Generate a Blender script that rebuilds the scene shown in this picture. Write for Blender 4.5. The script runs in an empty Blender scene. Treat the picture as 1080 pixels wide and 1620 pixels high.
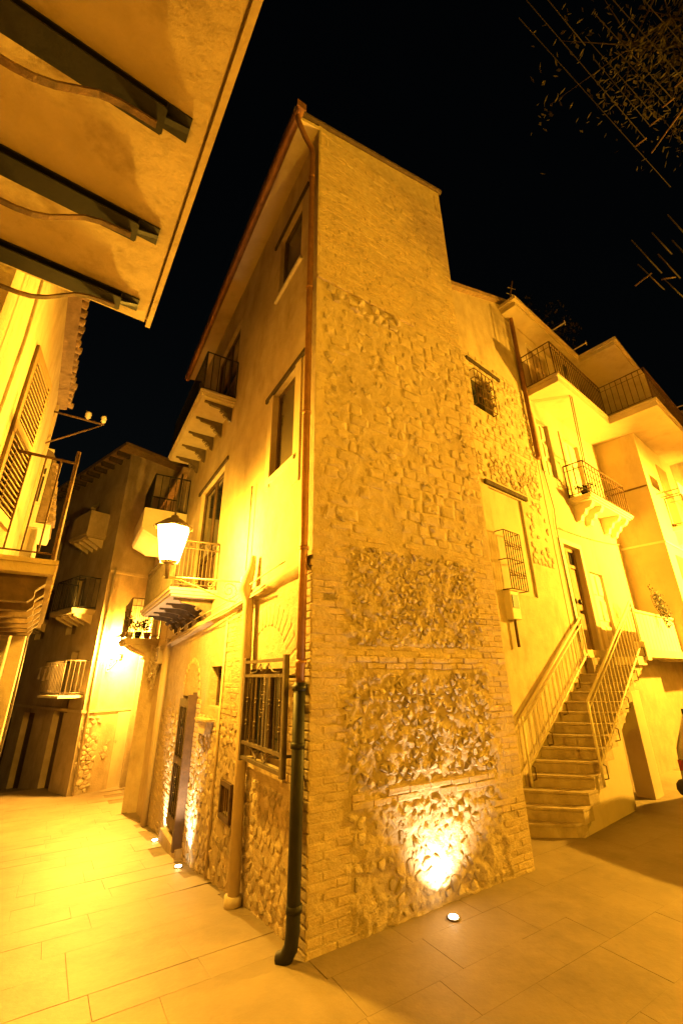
import bpy, bmesh, math, random
import numpy as np
from mathutils import Matrix, Vector, noise
random.seed(7); rng = random.Random(11)
R_ = math.radians
scene = bpy.context.scene
col = scene.collection
# ------------------------------------------------------------------ camera
CAM_H, FPX, PITCH, ROLL = 1.8, 662.0, R_(21.2), R_(-.62)
_F = Vector((0, math.cos(PITCH), math.sin(PITCH))); _U0 = Vector((0, -math.sin(PITCH), math.cos(PITCH))); _X0 = Vector((1, 0, 0))
_X = math.cos(ROLL)*_X0 + math.sin(ROLL)*_U0; _U = -math.sin(ROLL)*_X0 + math.cos(ROLL)*_U0
EYE = Vector((0, 0, CAM_H))
cd = bpy.data.cameras.new('camera'); cam = bpy.data.objects.new('camera', cd); col.objects.link(cam)
cd.sensor_fit = 'VERTICAL'; cd.sensor_height = 36; cd.lens = FPX/1620*36; cd.clip_start = .05; cd.clip_end = 500
m = Matrix((_X, _U, -_F)).transposed().to_4x4(); m.translation = EYE; cam.matrix_world = m
scene.camera = cam
# ------------------------------------------------------------------ night sky, moonlight, exposure
w = bpy.data.worlds.new('World'); scene.world = w; w.use_nodes = True
nt = w.node_tree; bg = nt.nodes['Background']
sky = nt.nodes.new('ShaderNodeTexSky'); sky.sky_type = 'NISHITA'; sky.sun_disc = False
sky.sun_elevation = R_(2); sky.sun_rotation = R_(150)
nt.links.new(sky.outputs['Color'], bg.inputs['Color']); bg.inputs['Strength'].default_value = .001
sl = bpy.data.lights.new('moon', 'SUN'); sl.energy = .004; sl.angle = R_(.5); sl.color = (.8, .85, 1)
so = bpy.data.objects.new('moon', sl); col.objects.link(so); so.rotation_euler = (R_(55), 0, R_(-30))
vs = scene.view_settings; vs.view_transform = 'Standard'; vs.look = 'None'; vs.gamma = 1; vs.exposure = 1.12; vs.use_curve_mapping = False
SODIUM = (1, .48, .016); WARM = (1, .70, .36)
P_NEAR, P_FAR, P_RIGHT, P_SPOT, P_DOOR = 1750, 5200, 10200, 105, 140
P_BACK = 2500
# ------------------------------------------------------------------ frames
def ray(x, y): return _F + _X*((x-540)/FPX) - _U*((y-810)/FPX)
def atz(x, y, z=0): d = ray(x, y); return EYE + d*((z-CAM_H)/d.z)
class Fr:
    """upright plane: u along it, n out of it towards the street, z up"""
    def __init__(s, P, az):
        a = R_(az); s.P0 = Vector((P[0], P[1], 0)); s.d = Vector((math.sin(a), math.cos(a), 0)); s.y = Vector((-s.d.y, s.d.x, 0))
        s.s = 1 if (EYE-s.P0).dot(s.y) > 0 else -1; s.n = s.y*s.s
    def w(s, u, n, z): return s.P0 + s.d*u + s.n*n + Vector((0, 0, z))
    def on(s, x, y, off=0):
        r = ray(x, y); P = s.P0 + s.n*off; t = s.n.dot(P-EYE)/s.n.dot(r); Q = EYE + r*t
        return (Q-s.P0).dot(s.d), Q.z
    def un(s, P): v = P-s.P0; return v.dot(s.d), v.dot(s.n)
    def mat(s, u, n, z):
        m = Matrix((s.d, s.y, Vector((0, 0, 1)))).transposed().to_4x4(); m.translation = s.w(u, n, z); return m
G = Fr((0, 0), 90); G.s = 1; G.n = G.y           # world axes: u = x, n = y
C = atz(485, 1515)
FR = Fr(C, 58); FL = Fr(C, -32)                  # the two walls of the corner house
FW = Fr((2.38, 6.42), 51)                        # courtyard facades on the right
FA = Fr((-.41, -.287), -35)                      # left-hand street facade
FER = Fr((-6.7, 11.9), 38); FEL = Fr((-6.7, 11.9), -52)
def smooth(t): t = min(1, max(0, t)); return t*t*(3-2*t)
PROF = [(-60, 0), (0, 0), (.4, -.05), (1.5, -.17), (2.6, -.33), (3.5, -.43), (5, -.54), (6.1, -.66), (7.2, -.78), (9.3, -.86), (12, -.95), (16, -1.5), (60, -3)]
def prof(s):
    for (a, za), (b, zb) in zip(PROF, PROF[1:]):
        if s <= b: return za + (zb-za)*(s-a)/(b-a)
    return PROF[-1][1]
def gz(x, y):
    v = Vector((x-C.x, y-C.y, 0)); s = v.dot(FL.d); t = v.dot(FR.d)
    return (prof(s)+prof(s-.3)+prof(s+.3))/3*(1-smooth(t/2.0))
def gzp(P): return gz(P.x, P.y)
def ground_hit(x, y):
    z = 0
    for _ in range(12): z = gzp(atz(x, y, z))*.6+z*.4
    return atz(x, y, z)
# ------------------------------------------------------------------ materials (base colours, light comes from lamps; retaining wall tone holds shade)
MATS = {}
def mat(name, c1, c2=None, rough=.85, scale=6, bump=.3, fine=60, metal=0, rnd=.0, dirt=None, dist=.02, spec=.3):
    if name in MATS: return MATS[name]
    m = bpy.data.materials.new(name); m.use_nodes = True; nt = m.node_tree; N = nt.nodes; Lk = nt.links.new
    b = N['Principled BSDF']; b.inputs['Roughness'].default_value = rough; b.inputs['Metallic'].default_value = metal
    b.inputs['Specular IOR Level'].default_value = spec
    c2 = c2 or tuple(v*.7 for v in c1)
    geo = N.new('ShaderNodeNewGeometry')
    n1 = N.new('ShaderNodeTexNoise'); n1.inputs['Scale'].default_value = scale; n1.inputs['Detail'].default_value = 6; n1.inputs['Roughness'].default_value = .65
    Lk(geo.outputs['Position'], n1.inputs['Vector'])
    r = N.new('ShaderNodeValToRGB'); r.color_ramp.elements[0].position = .35; r.color_ramp.elements[1].position = .68
    r.color_ramp.elements[0].color = (*c2, 1); r.color_ramp.elements[1].color = (*c1, 1); Lk(n1.outputs['Fac'], r.inputs['Fac'])
    out = r.outputs['Color']
    if dirt:
        n3 = N.new('ShaderNodeTexNoise'); n3.inputs['Scale'].default_value = dirt[1]; n3.inputs['Detail'].default_value = 8; n3.inputs['Roughness'].default_value = .7
        mp = N.new('ShaderNodeMapping'); mp.inputs['Scale'].default_value = (1, 1, .4); Lk(geo.outputs['Position'], mp.inputs['Vector']); Lk(mp.outputs['Vector'], n3.inputs['Vector'])
        r3 = N.new('ShaderNodeValToRGB'); r3.color_ramp.elements[0].position = .5; r3.color_ramp.elements[1].position = .68
        r3.color_ramp.elements[0].color = (0, 0, 0, 1); r3.color_ramp.elements[1].color = (1, 1, 1, 1); Lk(n3.outputs['Fac'], r3.inputs['Fac'])
        mx = N.new('ShaderNodeMix'); mx.data_type = 'RGBA'; mul = N.new('ShaderNodeMath'); mul.operation = 'MULTIPLY'; mul.inputs[1].default_value = dirt[2]
        Lk(r3.outputs['Color'], mul.inputs[0]); Lk(mul.outputs[0], mx.inputs['Factor']); Lk(out, mx.inputs['A']); mx.inputs['B'].default_value = (*dirt[0], 1); out = mx.outputs['Result']
    if rnd:
        h = N.new('ShaderNodeHueSaturation'); mr = N.new('ShaderNodeMapRange')
        oi = N.new('ShaderNodeObjectInfo'); ad = N.new('ShaderNodeMath'); ad.operation = 'ADD'; fr = N.new('ShaderNodeMath'); fr.operation = 'FRACT'
        Lk(geo.outputs['Random Per Island'], ad.inputs[0]); Lk(oi.outputs['Random'], ad.inputs[1]); Lk(ad.outputs[0], fr.inputs[0])
        Lk(fr.outputs[0], mr.inputs['Value']); mr.inputs['To Min'].default_value = 1-rnd; mr.inputs['To Max'].default_value = 1+rnd
        Lk(mr.outputs['Result'], h.inputs['Value']); Lk(out, h.inputs['Color']); out = h.outputs['Color']
    Lk(out, b.inputs['Base Color'])
    if bump:
        n2 = N.new('ShaderNodeTexNoise'); n2.inputs['Scale'].default_value = fine; n2.inputs['Detail'].default_value = 5; n2.inputs['Roughness'].default_value = .7
        Lk(geo.outputs['Position'], n2.inputs['Vector'])
        a = N.new('ShaderNodeMath'); a.operation = 'MULTIPLY_ADD'; a.inputs[1].default_value = 1.6
        Lk(n1.outputs['Fac'], a.inputs[0]); Lk(n2.outputs['Fac'], a.inputs[2])
        bp = N.new('ShaderNodeBump'); bp.inputs['Strength'].default_value = bump; bp.inputs['Distance'].default_value = dist
        Lk(a.outputs[0], bp.inputs['Height']); Lk(bp.outputs['Normal'], b.inputs['Normal'])
    MATS[name] = m; return m
def glow(name, color, strength, transp=0):
    m = bpy.data.materials.new(name); m.use_nodes = True; nt = m.node_tree; N = nt.nodes
    b = N['Principled BSDF']; N.remove(b); e = N.new('ShaderNodeEmission'); e.inputs['Color'].default_value = (*color, 1); e.inputs['Strength'].default_value = strength
    o = N['Material Output']
    if transp:
        t = N.new('ShaderNodeBsdfTransparent'); mx = N.new('ShaderNodeMixShader'); mx.inputs[0].default_value = 1-transp
        nt.links.new(t.outputs[0], mx.inputs[1]); nt.links.new(e.outputs[0], mx.inputs[2]); nt.links.new(mx.outputs[0], o.inputs['Surface'])
    else: nt.links.new(e.outputs[0], o.inputs['Surface'])
    return m
M_MORTAR = mat('lime_mortar', (.46, .38, .27), (.37, .30, .21), .95, 9, .9, 48, dirt=((.24, .18, .12), 2.2, .4))
M_BRICK = mat('old_brick', (.45, .36, .24), (.36, .28, .19), .93, 14, .7, 60, rnd=.10, dirt=((.46, .39, .28), 7, .6))
M_STONE = mat('rubble_stone', (.46, .39, .29), (.33, .27, .20), .9, 18, .8, 60, rnd=.24, dirt=((.48, .41, .3), 9, .5))
M_BLOCK = mat('squared_stone', (.45, .37, .26), (.38, .31, .215), .93, 11, .7, 50, rnd=.07)
M_PLAST = mat('ochre_plaster', (.48, .40, .28), (.38, .31, .21), .93, 2.5, .5, 32, dirt=((.22, .165, .11), 2.0, .6))
M_PLAST_SMOOTH = mat('smooth_plaster', (.48, .40, .29), (.43, .355, .25), .9, 1.6, .14, 30, dirt=((.27, .21, .14), 1.4, .5))
M_PLAST_OLD = mat('stained_plaster', (.42, .34, .24), (.30, .24, .165), .95, 1.6, .5, 25, dirt=((.17, .13, .085), 2.5, .5))
M_WHITE = mat('cream_paint', (.66, .60, .48), (.58, .52, .41), .8, 4, .12, 40)
M_SLABP = mat('balcony_plaster', (.54, .45, .30), (.44, .36, .23), .92, 3, .3, 14, dirt=((.15, .11, .07), 3, .5))
M_CONC = mat('concrete', (.50, .45, .37), (.42, .37, .30), .9, 5, .25, 50)
M_PAVE = mat('paving_stone', (.25, .20, .145), (.185, .145, .10), .58, 1.4, .45, 22, rnd=.03, dirt=((.13, .10, .07), .9, .7), spec=.4, dist=.008)
M_JOINT = mat('paving_joint', (.20, .16, .115), (.15, .12, .085), .95, 8, .4, 60)
M_COPPER = mat('copper', (.32, .17, .075), (.22, .11, .045), .5, 7, .12, 30, metal=.5)
M_BLACK = mat('black_iron', (.014, .013, .013), (.009, .009, .009), .55, 9, .1, 40, spec=.25)
M_IRON = mat('brown_iron', (.14, .11, .085), (.08, .062, .05), .55, 9, .15, 40, metal=.3)
M_RUST = mat('rusty_iron', (.13, .07, .035), (.05, .03, .018), .8, 14, .4, 60)
M_WOOD = mat('dark_wood', (.10, .062, .035), (.055, .034, .02), .7, 9, .3, 40)
M_BEAM = mat('old_beam', (.07, .048, .03), (.03, .022, .015), .85, 12, .5, 40)
M_SHUT = mat('shutter_paint', (.22, .15, .08), (.17, .115, .062), .7, 6, .2, 40)
M_TILE = mat('roof_tile', (.27, .19, .12), (.16, .11, .07), .92, 10, .5, 50, rnd=.25)
M_GLASS = mat('dark_glass', (.02, .022, .025), (.02, .022, .025), .08, 1, 0, spec=.5)
M_CABLE = mat('cable', (.11, .09, .07), (.07, .06, .05), .6, 9, 0)
M_PALE = mat('pale_cable', (.45, .38, .28), (.35, .29, .21), .7, 9, 0)
M_LEAF = mat('leaf', (.05, .045, .02), (.03, .03, .012), .6, 20, 0, rnd=.4)
M_POT = mat('terracotta', (.35, .16, .08), (.26, .11, .06), .85, 12, .2, 50)
M_CAR = mat('car_paint', (.32, .31, .30), (.31, .30, .29), .25, 1, 0, metal=.8, spec=.6)
M_RUBBER = mat('rubber', (.02, .02, .02), (.015, .015, .015), .8, 9, 0)
M_TAIL = mat('tail_lens', (.16, .006, .004), (.14, .005, .004), .15, 1, 0, spec=.6)
M_STEP = mat('worn_step', (.40, .33, .24), (.27, .21, .15), .85, 5, .35, 50, dirt=((.14, .10, .07), 6, .4))
M_CLOTH = mat('cloth', (.6, .55, .46), (.5, .45, .38), .9, 20, .2, 60)
M_CERAM = mat('ceramic', (.7, .66, .6), None, .3, 1, 0)
GL_LAMP = glow('lamp_glass', (1, .62, .16), 42, .45)
GL_SPOT = glow('spot_lens', (1, .82, .5), 30)
# ------------------------------------------------------------------ mesh builder (coordinates u, n, z of a frame)
class MB:
    def __init__(s, F=G): s.F = F; s.v = []; s.f = []; s.smooth = []
    def add(s, vs, fs, sm=False):
        b = len(s.v); s.v += [tuple(p) for p in vs]; s.f += [tuple(i+b for i in f) for f in fs]; s.smooth += [sm]*len(fs); return s
    def box(s, u0, u1, n0, n1, z0, z1, j=0):
        if j: v = [(u+rng.uniform(-j, j), n+rng.uniform(-j, j)*.5, z+rng.uniform(-j, j)) for z in (z0, z1) for n in (n0, n1) for u in (u0, u1)]
        else: v = [(u, n, z) for z in (z0, z1) for n in (n0, n1) for u in (u0, u1)]
        return s.add(v, [(0, 1, 3, 2), (4, 6, 7, 5), (0, 4, 5, 1), (2, 3, 7, 6), (0, 2, 6, 4), (1, 5, 7, 3)])
    def bbox(s, u0, u1, n0, n1, z0, z1, b=.01):
        """box with its outer (n1) rim bevelled"""
        ring = lambda n, i: [(u0+i, n, z0+i), (u1-i, n, z0+i), (u1-i, n, z1-i), (u0+i, n, z1-i)]
        v = ring(n0, 0)+ring(n1-b, 0)+ring(n1, b); f = [(3, 2, 1, 0), (8, 9, 10, 11)]
        for k in (0, 4):
            for i in range(4): f.append((k+i, k+(i+1) % 4, k+4+(i+1) % 4, k+4+i))
        return s.add(v, f)
    def prism(s, poly, n0, n1, axis='n'):
        k = len(poly)
        if axis == 'n': v = [(a, n0, b) for a, b in poly]+[(a, n1, b) for a, b in poly]
        elif axis == 'u': v = [(n0, a, b) for a, b in poly]+[(n1, a, b) for a, b in poly]
        else: v = [(a, b, n0) for a, b in poly]+[(a, b, n1) for a, b in poly]
        return s.add(v, [tuple(range(k))[::-1], tuple(range(k, 2*k))]+[(i, (i+1) % k, k+(i+1) % k, k+i) for i in range(k)])
    def tube(s, pts, r, seg=8, closed=False, cap=True):
        P = [Vector(p) for p in pts]; rings = []; nrm = None
        rr = r if isinstance(r, (list, tuple)) else [r]*len(P)
        for i, p in enumerate(P):
            t = (P[min(i+1, len(P)-1)]-P[max(i-1, 0)]) if not closed else P[(i+1) % len(P)]-P[i-1]
            t = t.normalized() if t.length > 1e-9 else Vector((0, 0, 1))
            if nrm is None: nrm = t.orthogonal().normalized()
            nrm = (nrm-t*nrm.dot(t)); nrm = nrm.normalized() if nrm.length > 1e-6 else t.orthogonal().normalized()
            b = t.cross(nrm)
            rings.append([p+(nrm*math.cos(a)+b*math.sin(a))*rr[i] for a in (2*math.pi*k/seg for k in range(seg))])
        v = [q for R in rings for q in R]; f = []; n = len(P)
        for i in range(n if closed else n-1):
            a, b2 = i*seg, ((i+1) % n)*seg
            for k in range(seg): f.append((a+k, a+(k+1) % seg, b2+(k+1) % seg, b2+k))
        if cap and not closed: f += [tuple(range(seg))[::-1], tuple(range((n-1)*seg, n*seg))]
        return s.add(v, f, True)
    def lathe(s, u, n, prof_, seg=12):
        v = [(u+r*math.cos(2*math.pi*k/seg), n+r*math.sin(2*math.pi*k/seg), z) for r, z in prof_ for k in range(seg)]; f = []
        for i in range(len(prof_)-1):
            for k in range(seg): f.append((i*seg+k, i*seg+(k+1) % seg, (i+1)*seg+(k+1) % seg, (i+1)*seg+k))
        f += [tuple(range(seg))[::-1], tuple(range((len(prof_)-1)*seg, len(prof_)*seg))]
        return s.add(v, f, True)
    def spiral(s, cu, n, cz, r0, r1, a0, turns, r, seg=5, flat=1, k=18):
        pts = [(cu+math.cos(a0+t*turns*2*math.pi)*(r0+(r1-r0)*t)*flat, n, cz+math.sin(a0+t*turns*2*math.pi)*(r0+(r1-r0)*t)) for t in (i/k for i in range(k+1))]
        return s.tube(pts, r, seg)
    def quad(s, *p): return s.add(p, [tuple(range(len(p)))])
    def mesh(s, name, inv):
        me = bpy.data.meshes.new(name); F = s.F
        me.from_pydata([inv @ F.w(*p) for p in s.v], [], s.f)
        me.polygons.foreach_set('use_smooth', s.smooth)
        bm = bmesh.new(); bm.from_mesh(me); bmesh.ops.recalc_face_normals(bm, faces=bm.faces); bm.to_mesh(me); bm.free()
        return me
    def build(s, name, m, T, parent=None, kind=None):
        me = s.mesh(name, T.inv); me.materials.append(m)
        o = bpy.data.objects.new(name, me); col.objects.link(o); o.parent = parent or T.o
        if kind: o['kind'] = kind
        return o
class Thing:
    def __init__(s, name, label, cat, F=G, base=(0, 0, 0), group=None):
        s.F = F; s.m = F.mat(*base); s.inv = s.m.inverted()
        s.o = bpy.data.objects.new(name, None); col.objects.link(s.o); s.o.matrix_world = s.m; s.o.empty_display_size = .2
        s.o['label'] = label; s.o['category'] = cat
        if group: s.o['group'] = group
class Struct:
    def __init__(s): s.m = Matrix(); s.inv = Matrix(); s.o = None
WORLD = Struct()
def top(mb, name, m, label=None, cat=None, kind=None, group=None):
    o = mb.build(name, m, WORLD)
    if label: o['label'] = label; o['category'] = cat
    if kind: o['kind'] = kind
    if group: o['group'] = group
    return o
UNIT = {}
def unit_cyl(m):
    k = ('cyl', m.name)
    if k not in UNIT:
        b = MB(); b.tube([(0, 0, 0), (0, 0, 1)], 1, 6); UNIT[k] = b.mesh('bar', Matrix()); UNIT[k].materials.append(m)
    return UNIT[k]
def bars(T, name, m, F, lst, r, parent=None):
    """one part per upright bar, all sharing one mesh"""
    for u, n, z0, z1 in lst:
        o = bpy.data.objects.new(name, unit_cyl(m)); col.objects.link(o); o.parent = parent or T.o
        o.matrix_local = T.inv @ F.mat(u, n, z0) @ Matrix.Diagonal((r, r, z1-z0, 1))
def copy_tree(o, parent=None):
    c = o.copy(); col.objects.link(c); c.parent = parent
    for ch in list(o.children): copy_tree(ch, c)
    return c
def wall(F, u0, u1, z0, ztop, holes=(), n=0, depth=.3, zbot=None, us=(), grid=None, disp=None):
    """wall slab with real openings; ztop number or function of u; holes (ua, ub, za, zb)"""
    zt = ztop if callable(ztop) else (lambda u: ztop)
    zb_ = zbot or (lambda u: z0)
    U = sorted(set([u0, u1]+[h[i] for h in holes for i in (0, 1)]+[x for x in us]))
    zmid = sorted(set(h[i] for h in holes for i in (2, 3)))
    mb = MB(F)
    for a, b in zip(U, U[1:]):
        Z = [None]+[z for z in zmid if z < min(zt(a), zt(b))-.01 and z > max(zb_(a), zb_(b))]+['t']
        g = lambda z, u: zb_(u) if z is None else (zt(u) if z == 't' else z)
        for za, zb in zip(Z, Z[1:]):
            cu = (a+b)/2; cz = (g(za, cu)+g(zb, cu))/2
            if any(h[0] < cu < h[1] and h[2] < cz < h[3] for h in holes): continue
            mb.quad((a, n, g(za, a)), (b, n, g(za, b)), (b, n, g(zb, b)), (a, n, g(zb, a)))
            mb.quad((a, n-depth, g(za, a)), (b, n-depth, g(za, b)), (b, n-depth, g(zb, b)), (a, n-depth, g(zb, a)))
    for h in holes:
        a, b, c, d = h
        for p, q in (((a, c), (b, c)), ((b, c), (b, d)), ((b, d), (a, d)), ((a, d), (a, c))):
            mb.quad((p[0], n, p[1]), (q[0], n, q[1]), (q[0], n-depth, q[1]), (p[0], n-depth, p[1]))
    for u in (u0, u1): mb.quad((u, n, zb_(u)), (u, n, zt(u)), (u, n-depth, zt(u)), (u, n-depth, zb_(u)))
    for a, b in zip(U, U[1:]): mb.quad((a, n, zt(a)), (b, n, zt(b)), (b, n-depth, zt(b)), (a, n-depth, zt(a)))
    return mb
def weld(o, d=.0005):
    bm = bmesh.new(); bm.from_mesh(o.data); bmesh.ops.remove_doubles(bm, verts=bm.verts, dist=d); bmesh.ops.recalc_face_normals(bm, faces=bm.faces); bm.to_mesh(o.data); bm.free()
# ------------------------------------------------------------------ masonry pools: nearest 300 are parts, the rest joined
class Pool:
    def __init__(s, name, m, T): s.name = name; s.m = m; s.T = T; s.items = []; s.var = []
    def add(s, F, u, n, z, mb): s.items.append(((F.w(u, n, z)-EYE).length, F, mb))
    def flush(s, limit=300):
        s.items.sort(key=lambda t: t[0])
        for d, F, mb in s.items[:limit]: mb.build(s.name, s.m, s.T)
        rest = s.items[limit:]
        if rest:
            me = bpy.data.meshes.new(s.name+'s'); V = []; Fc = []
            for d, F, mb in rest:
                b = len(V); V += [s.T.inv @ F.w(*p) for p in mb.v]; Fc += [tuple(i+b for i in f) for f in mb.f]
            me.from_pydata(V, [], Fc); me.polygons.foreach_set('use_smooth', [mb_s for _, _, q_ in rest for mb_s in q_.smooth]); bm = bmesh.new(); bm.from_mesh(me); bmesh.ops.recalc_face_normals(bm, faces=bm.faces); bm.to_mesh(me); bm.free()
            me.materials.append(s.m); o = bpy.data.objects.new(s.name+'_rest', me); o.name = {'brick': 'brickwork', 'rubble_stone': 'stonework', 'stone_block': 'block_masonry', 'paving_slab': 'paving'}.get(s.name, s.name+'_work')
            col.objects.link(o); o.parent = s.T.o; o['kind'] = 'stuff'
def brick(pool, F, u0, u1, z0, z1, proud=.006, depth=.05, j=.005):
    p = proud+rng.uniform(-.003, .004)
    mb = MB(F); g = .004
    ring = lambda n, i, jj: [(u0+i+rng.uniform(-jj, jj), n, z0+i+rng.uniform(-jj, jj)), (u1-i+rng.uniform(-jj, jj), n, z0+i+rng.uniform(-jj, jj)), (u1-i+rng.uniform(-jj, jj), n, z1-i+rng.uniform(-jj, jj)), (u0+i+rng.uniform(-jj, jj), n, z1-i+rng.uniform(-jj, jj))]
    v = ring(-depth, g, 0)+ring(p-.005, g, j)+ring(p, g+.006, j); f = [(8, 9, 10, 11)]
    for k in (0, 4):
        for i in range(4): f.append((k+i, k+(i+1) % 4, k+4+(i+1) % 4, k+4+i))
    mb.add(v, f); pool.add(F, (u0+u1)/2, 0, (z0+z1)/2, mb)
def brickfield(pool, F, u0, u1, z0, z1, h=.058, l=.23, skip=0, proud=.006, keep=None, wob=.0):
    z = z0; k = 0
    while z < z1-h*.6:
        zz = min(z1, z+h); u = u0; first = True
        while u < u1-.03:
            L = l*rng.uniform(.85, 1.12)*(.5 if first and k % 2 else 1); e = min(u1, u+L)
            if u1-e < .05: e = u1
            w_ = wob*noise.noise((u*.9, z*3, 5))
            if rng.random() >= skip and (keep is None or keep((u+e)/2, (z+zz)/2)): brick(pool, F, u, e, z+w_, zz+w_, proud)
            u = e; first = False
        z = zz; k += 1
def stone(pool, F, cu, cz, poly, h, tilt=.3, depth=.06):
    k = len(poly); mb = MB(F)
    tu, tz = rng.uniform(-tilt, tilt), rng.uniform(-tilt, tilt)
    sc = max(abs(p[0]-cu) for p in poly)+1e-4
    v = [(a, -depth, b) for a, b in poly]
    v += [(cu+(a-cu)*.96, h*.35+rng.uniform(-.1, .1)*h, cz+(b-cz)*.96) for a, b in poly]
    v += [(cu+(a-cu)*rng.uniform(.6, .8), max(.002, h*(.85+tu*(a-cu)/sc+tz*(b-cz)/sc+rng.uniform(-.25, .2))), cz+(b-cz)*rng.uniform(.6, .8)) for a, b in poly]
    v.append((cu+rng.uniform(-.1, .1)*sc, h*rng.uniform(.9, 1.25), cz+rng.uniform(-.1, .1)*sc))
    f = []
    for q in (0, k):
        for i in range(k): f.append((q+i, q+(i+1) % k, q+k+(i+1) % k, q+k+i))
    f += [(2*k+i, 2*k+(i+1) % k, 3*k) for i in range(k)]
    mb.add(v, f, h < .009); pool.add(F, cu, 0, cz, mb)
def clip(poly, mx, mz, dx, dz):
    out = []
    for i in range(len(poly)):
        a, b = poly[i], poly[(i+1) % len(poly)]
        sa = (a[0]-mx)*dx+(a[1]-mz)*dz; sb = (b[0]-mx)*dx+(b[1]-mz)*dz
        if sa <= 0: out.append(a)
        if sa*sb < 0: t = sa/(sa-sb); out.append((a[0]+(b[0]-a[0])*t, a[1]+(b[1]-a[1])*t))
    return out
def rubble(pool, F, u0, u1, z0, z1, cu=.11, cz=.08, h=.02, skip=.1, gap=.008, jit=.42, keep=None, tilt=.3):
    nu, nz = max(1, int((u1-u0)/cu)), max(1, int((z1-z0)/cz)); du, dz = (u1-u0)/nu, (z1-z0)/nz
    P = {(i, j): (u0+(i+.5+rng.uniform(-jit, jit)+(.5 if j % 2 else 0)-.25)*du, z0+(j+.5+rng.uniform(-jit, jit))*dz) for i in range(-2, nu+2) for j in range(-2, nz+2)}
    for i in range(nu):
        for j in range(nz):
            c = P[i, j]
            if rng.random() < skip or (keep and not keep(*c)): continue
            poly = [(c[0]-cu*1.3, c[1]-cz*1.5), (c[0]+cu*1.3, c[1]-cz*1.5), (c[0]+cu*1.3, c[1]+cz*1.5), (c[0]-cu*1.3, c[1]+cz*1.5)]
            for a in range(-2, 3):
                for b in range(-2, 3):
                    if (a or b) and (i+a, j+b) in P:
                        q = P[i+a, j+b]; dx, dzz = q[0]-c[0], q[1]-c[1]; L = math.hypot(dx, dzz)
                        if L < 1e-6: continue
                        s_ = .5-gap/L; poly = clip(poly, c[0]+dx*s_, c[1]+dzz*s_, dx, dzz)
                        if len(poly) < 3: break
                if len(poly) < 3: break
            for (mx, mz, dx, dzz) in ((u0, 0, -1, 0), (u1, 0, 1, 0), (0, z0, 0, -1), (0, z1, 0, 1)):
                if len(poly) >= 3: poly = clip(poly, mx, mz, dx, dzz)
            q = []
            for a in poly:
                if not q or math.hypot(a[0]-q[-1][0], a[1]-q[-1][1]) > .012: q.append(a)
            if len(q) < 4: continue
            sz = math.sqrt(max(.3, min(1.5, (max(a[0] for a in q)-min(a[0] for a in q))/cu)))
            mu, mz_ = sum(a[0] for a in q)/len(q), sum(a[1] for a in q)/len(q)
            stone(pool, F, mu, mz_, q, h*sz*rng.uniform(.35, 1.35), tilt)
def relief(F, u0, u1, z0, z1, amp, step=.025, n=0, depth=.05):
    """mortar face as a displaced sheet"""
    nu, nz = int((u1-u0)/step), int((z1-z0)/step); mb = MB(F); v = []
    for j in range(nz+1):
        for i in range(nu+1):
            u = u0+(u1-u0)*i/nu; z = z0+(z1-z0)*j/nz; a = amp(u, z)
            e = min(1, i/3, (nu-i)/3)
            v.append((u, n+e*a*(noise.noise((u*7, z*8, 1.3))+.7*noise.noise((u*19, z*23, 7))+.55*noise.noise((u*44, z*48, 2))+.06)*1.05, z))
    f = [(j*(nu+1)+i, j*(nu+1)+i+1, (j+1)*(nu+1)+i+1, (j+1)*(nu+1)+i) for j in range(nz) for i in range(nu)]
    mb.add(v, f, True); return mb
# ================================================================== GROUND
xs = sorted(set([round(-14+.5*i, 3) for i in range(57)]+[round(-7+.14*i, 3) for i in range(101)]+[-70, -45, -30, -20, 20, 30, 45, 70]))
ys = sorted(set([round(-6+.5*i, 3) for i in range(57)]+[round(.5+.14*i, 3) for i in range(95)]+[-70, -40, -20, -10, 26, 35, 50, 70]))
gmb = MB(); gmb.add([(x, y, gz(x, y)-.0065) for y in ys for x in xs], [(j*len(xs)+i, j*len(xs)+i+1, (j+1)*len(xs)+i+1, (j+1)*len(xs)+i) for j in range(len(ys)-1) for i in range(len(xs)-1)], True)
ground = top(gmb, 'ground', M_JOINT, kind='structure')
class GT: m = Matrix(); inv = Matrix(); o = ground
pave = Pool('paving_slab', M_PAVE, GT)
def slab_at(a0, a1, b0, b1, fr, g=.0009):
    """slab in (t along wall R, s along wall L) coordinates following the slope"""
    v = []; h = rng.uniform(-.001, .001)
    t1, t2 = rng.uniform(-.0008, .0008), rng.uniform(-.0008, .0008)
    for k, (i, dz) in enumerate(((g, -.03), (g, -.0008), (g+.003, 0))):
        for a, b in ((a0+i, b0+i), (a1-i, b0+i), (a1-i, b1-i), (a0+i, b1-i)):
            P = C+FR.d*a+FL.d*b; v.append((P.x, P.y, gz(P.x, P.y)+dz+h+(t1 if a > a0+.1 else -t1)+(t2 if b > b0+.1 else -t2)))
    mb = MB(); f = [(8, 9, 10, 11)]
    for q in (0, 4):
        for i in range(4): f.append((q+i, q+(i+1) % 4, q+4+(i+1) % 4, q+4+i))
    mb.add(v, f); P = C+FR.d*(a0+a1)/2+FL.d*(b0+b1)/2; pave.add(G, P.x, P.y, 0, mb)
s_ = -3.4
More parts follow.
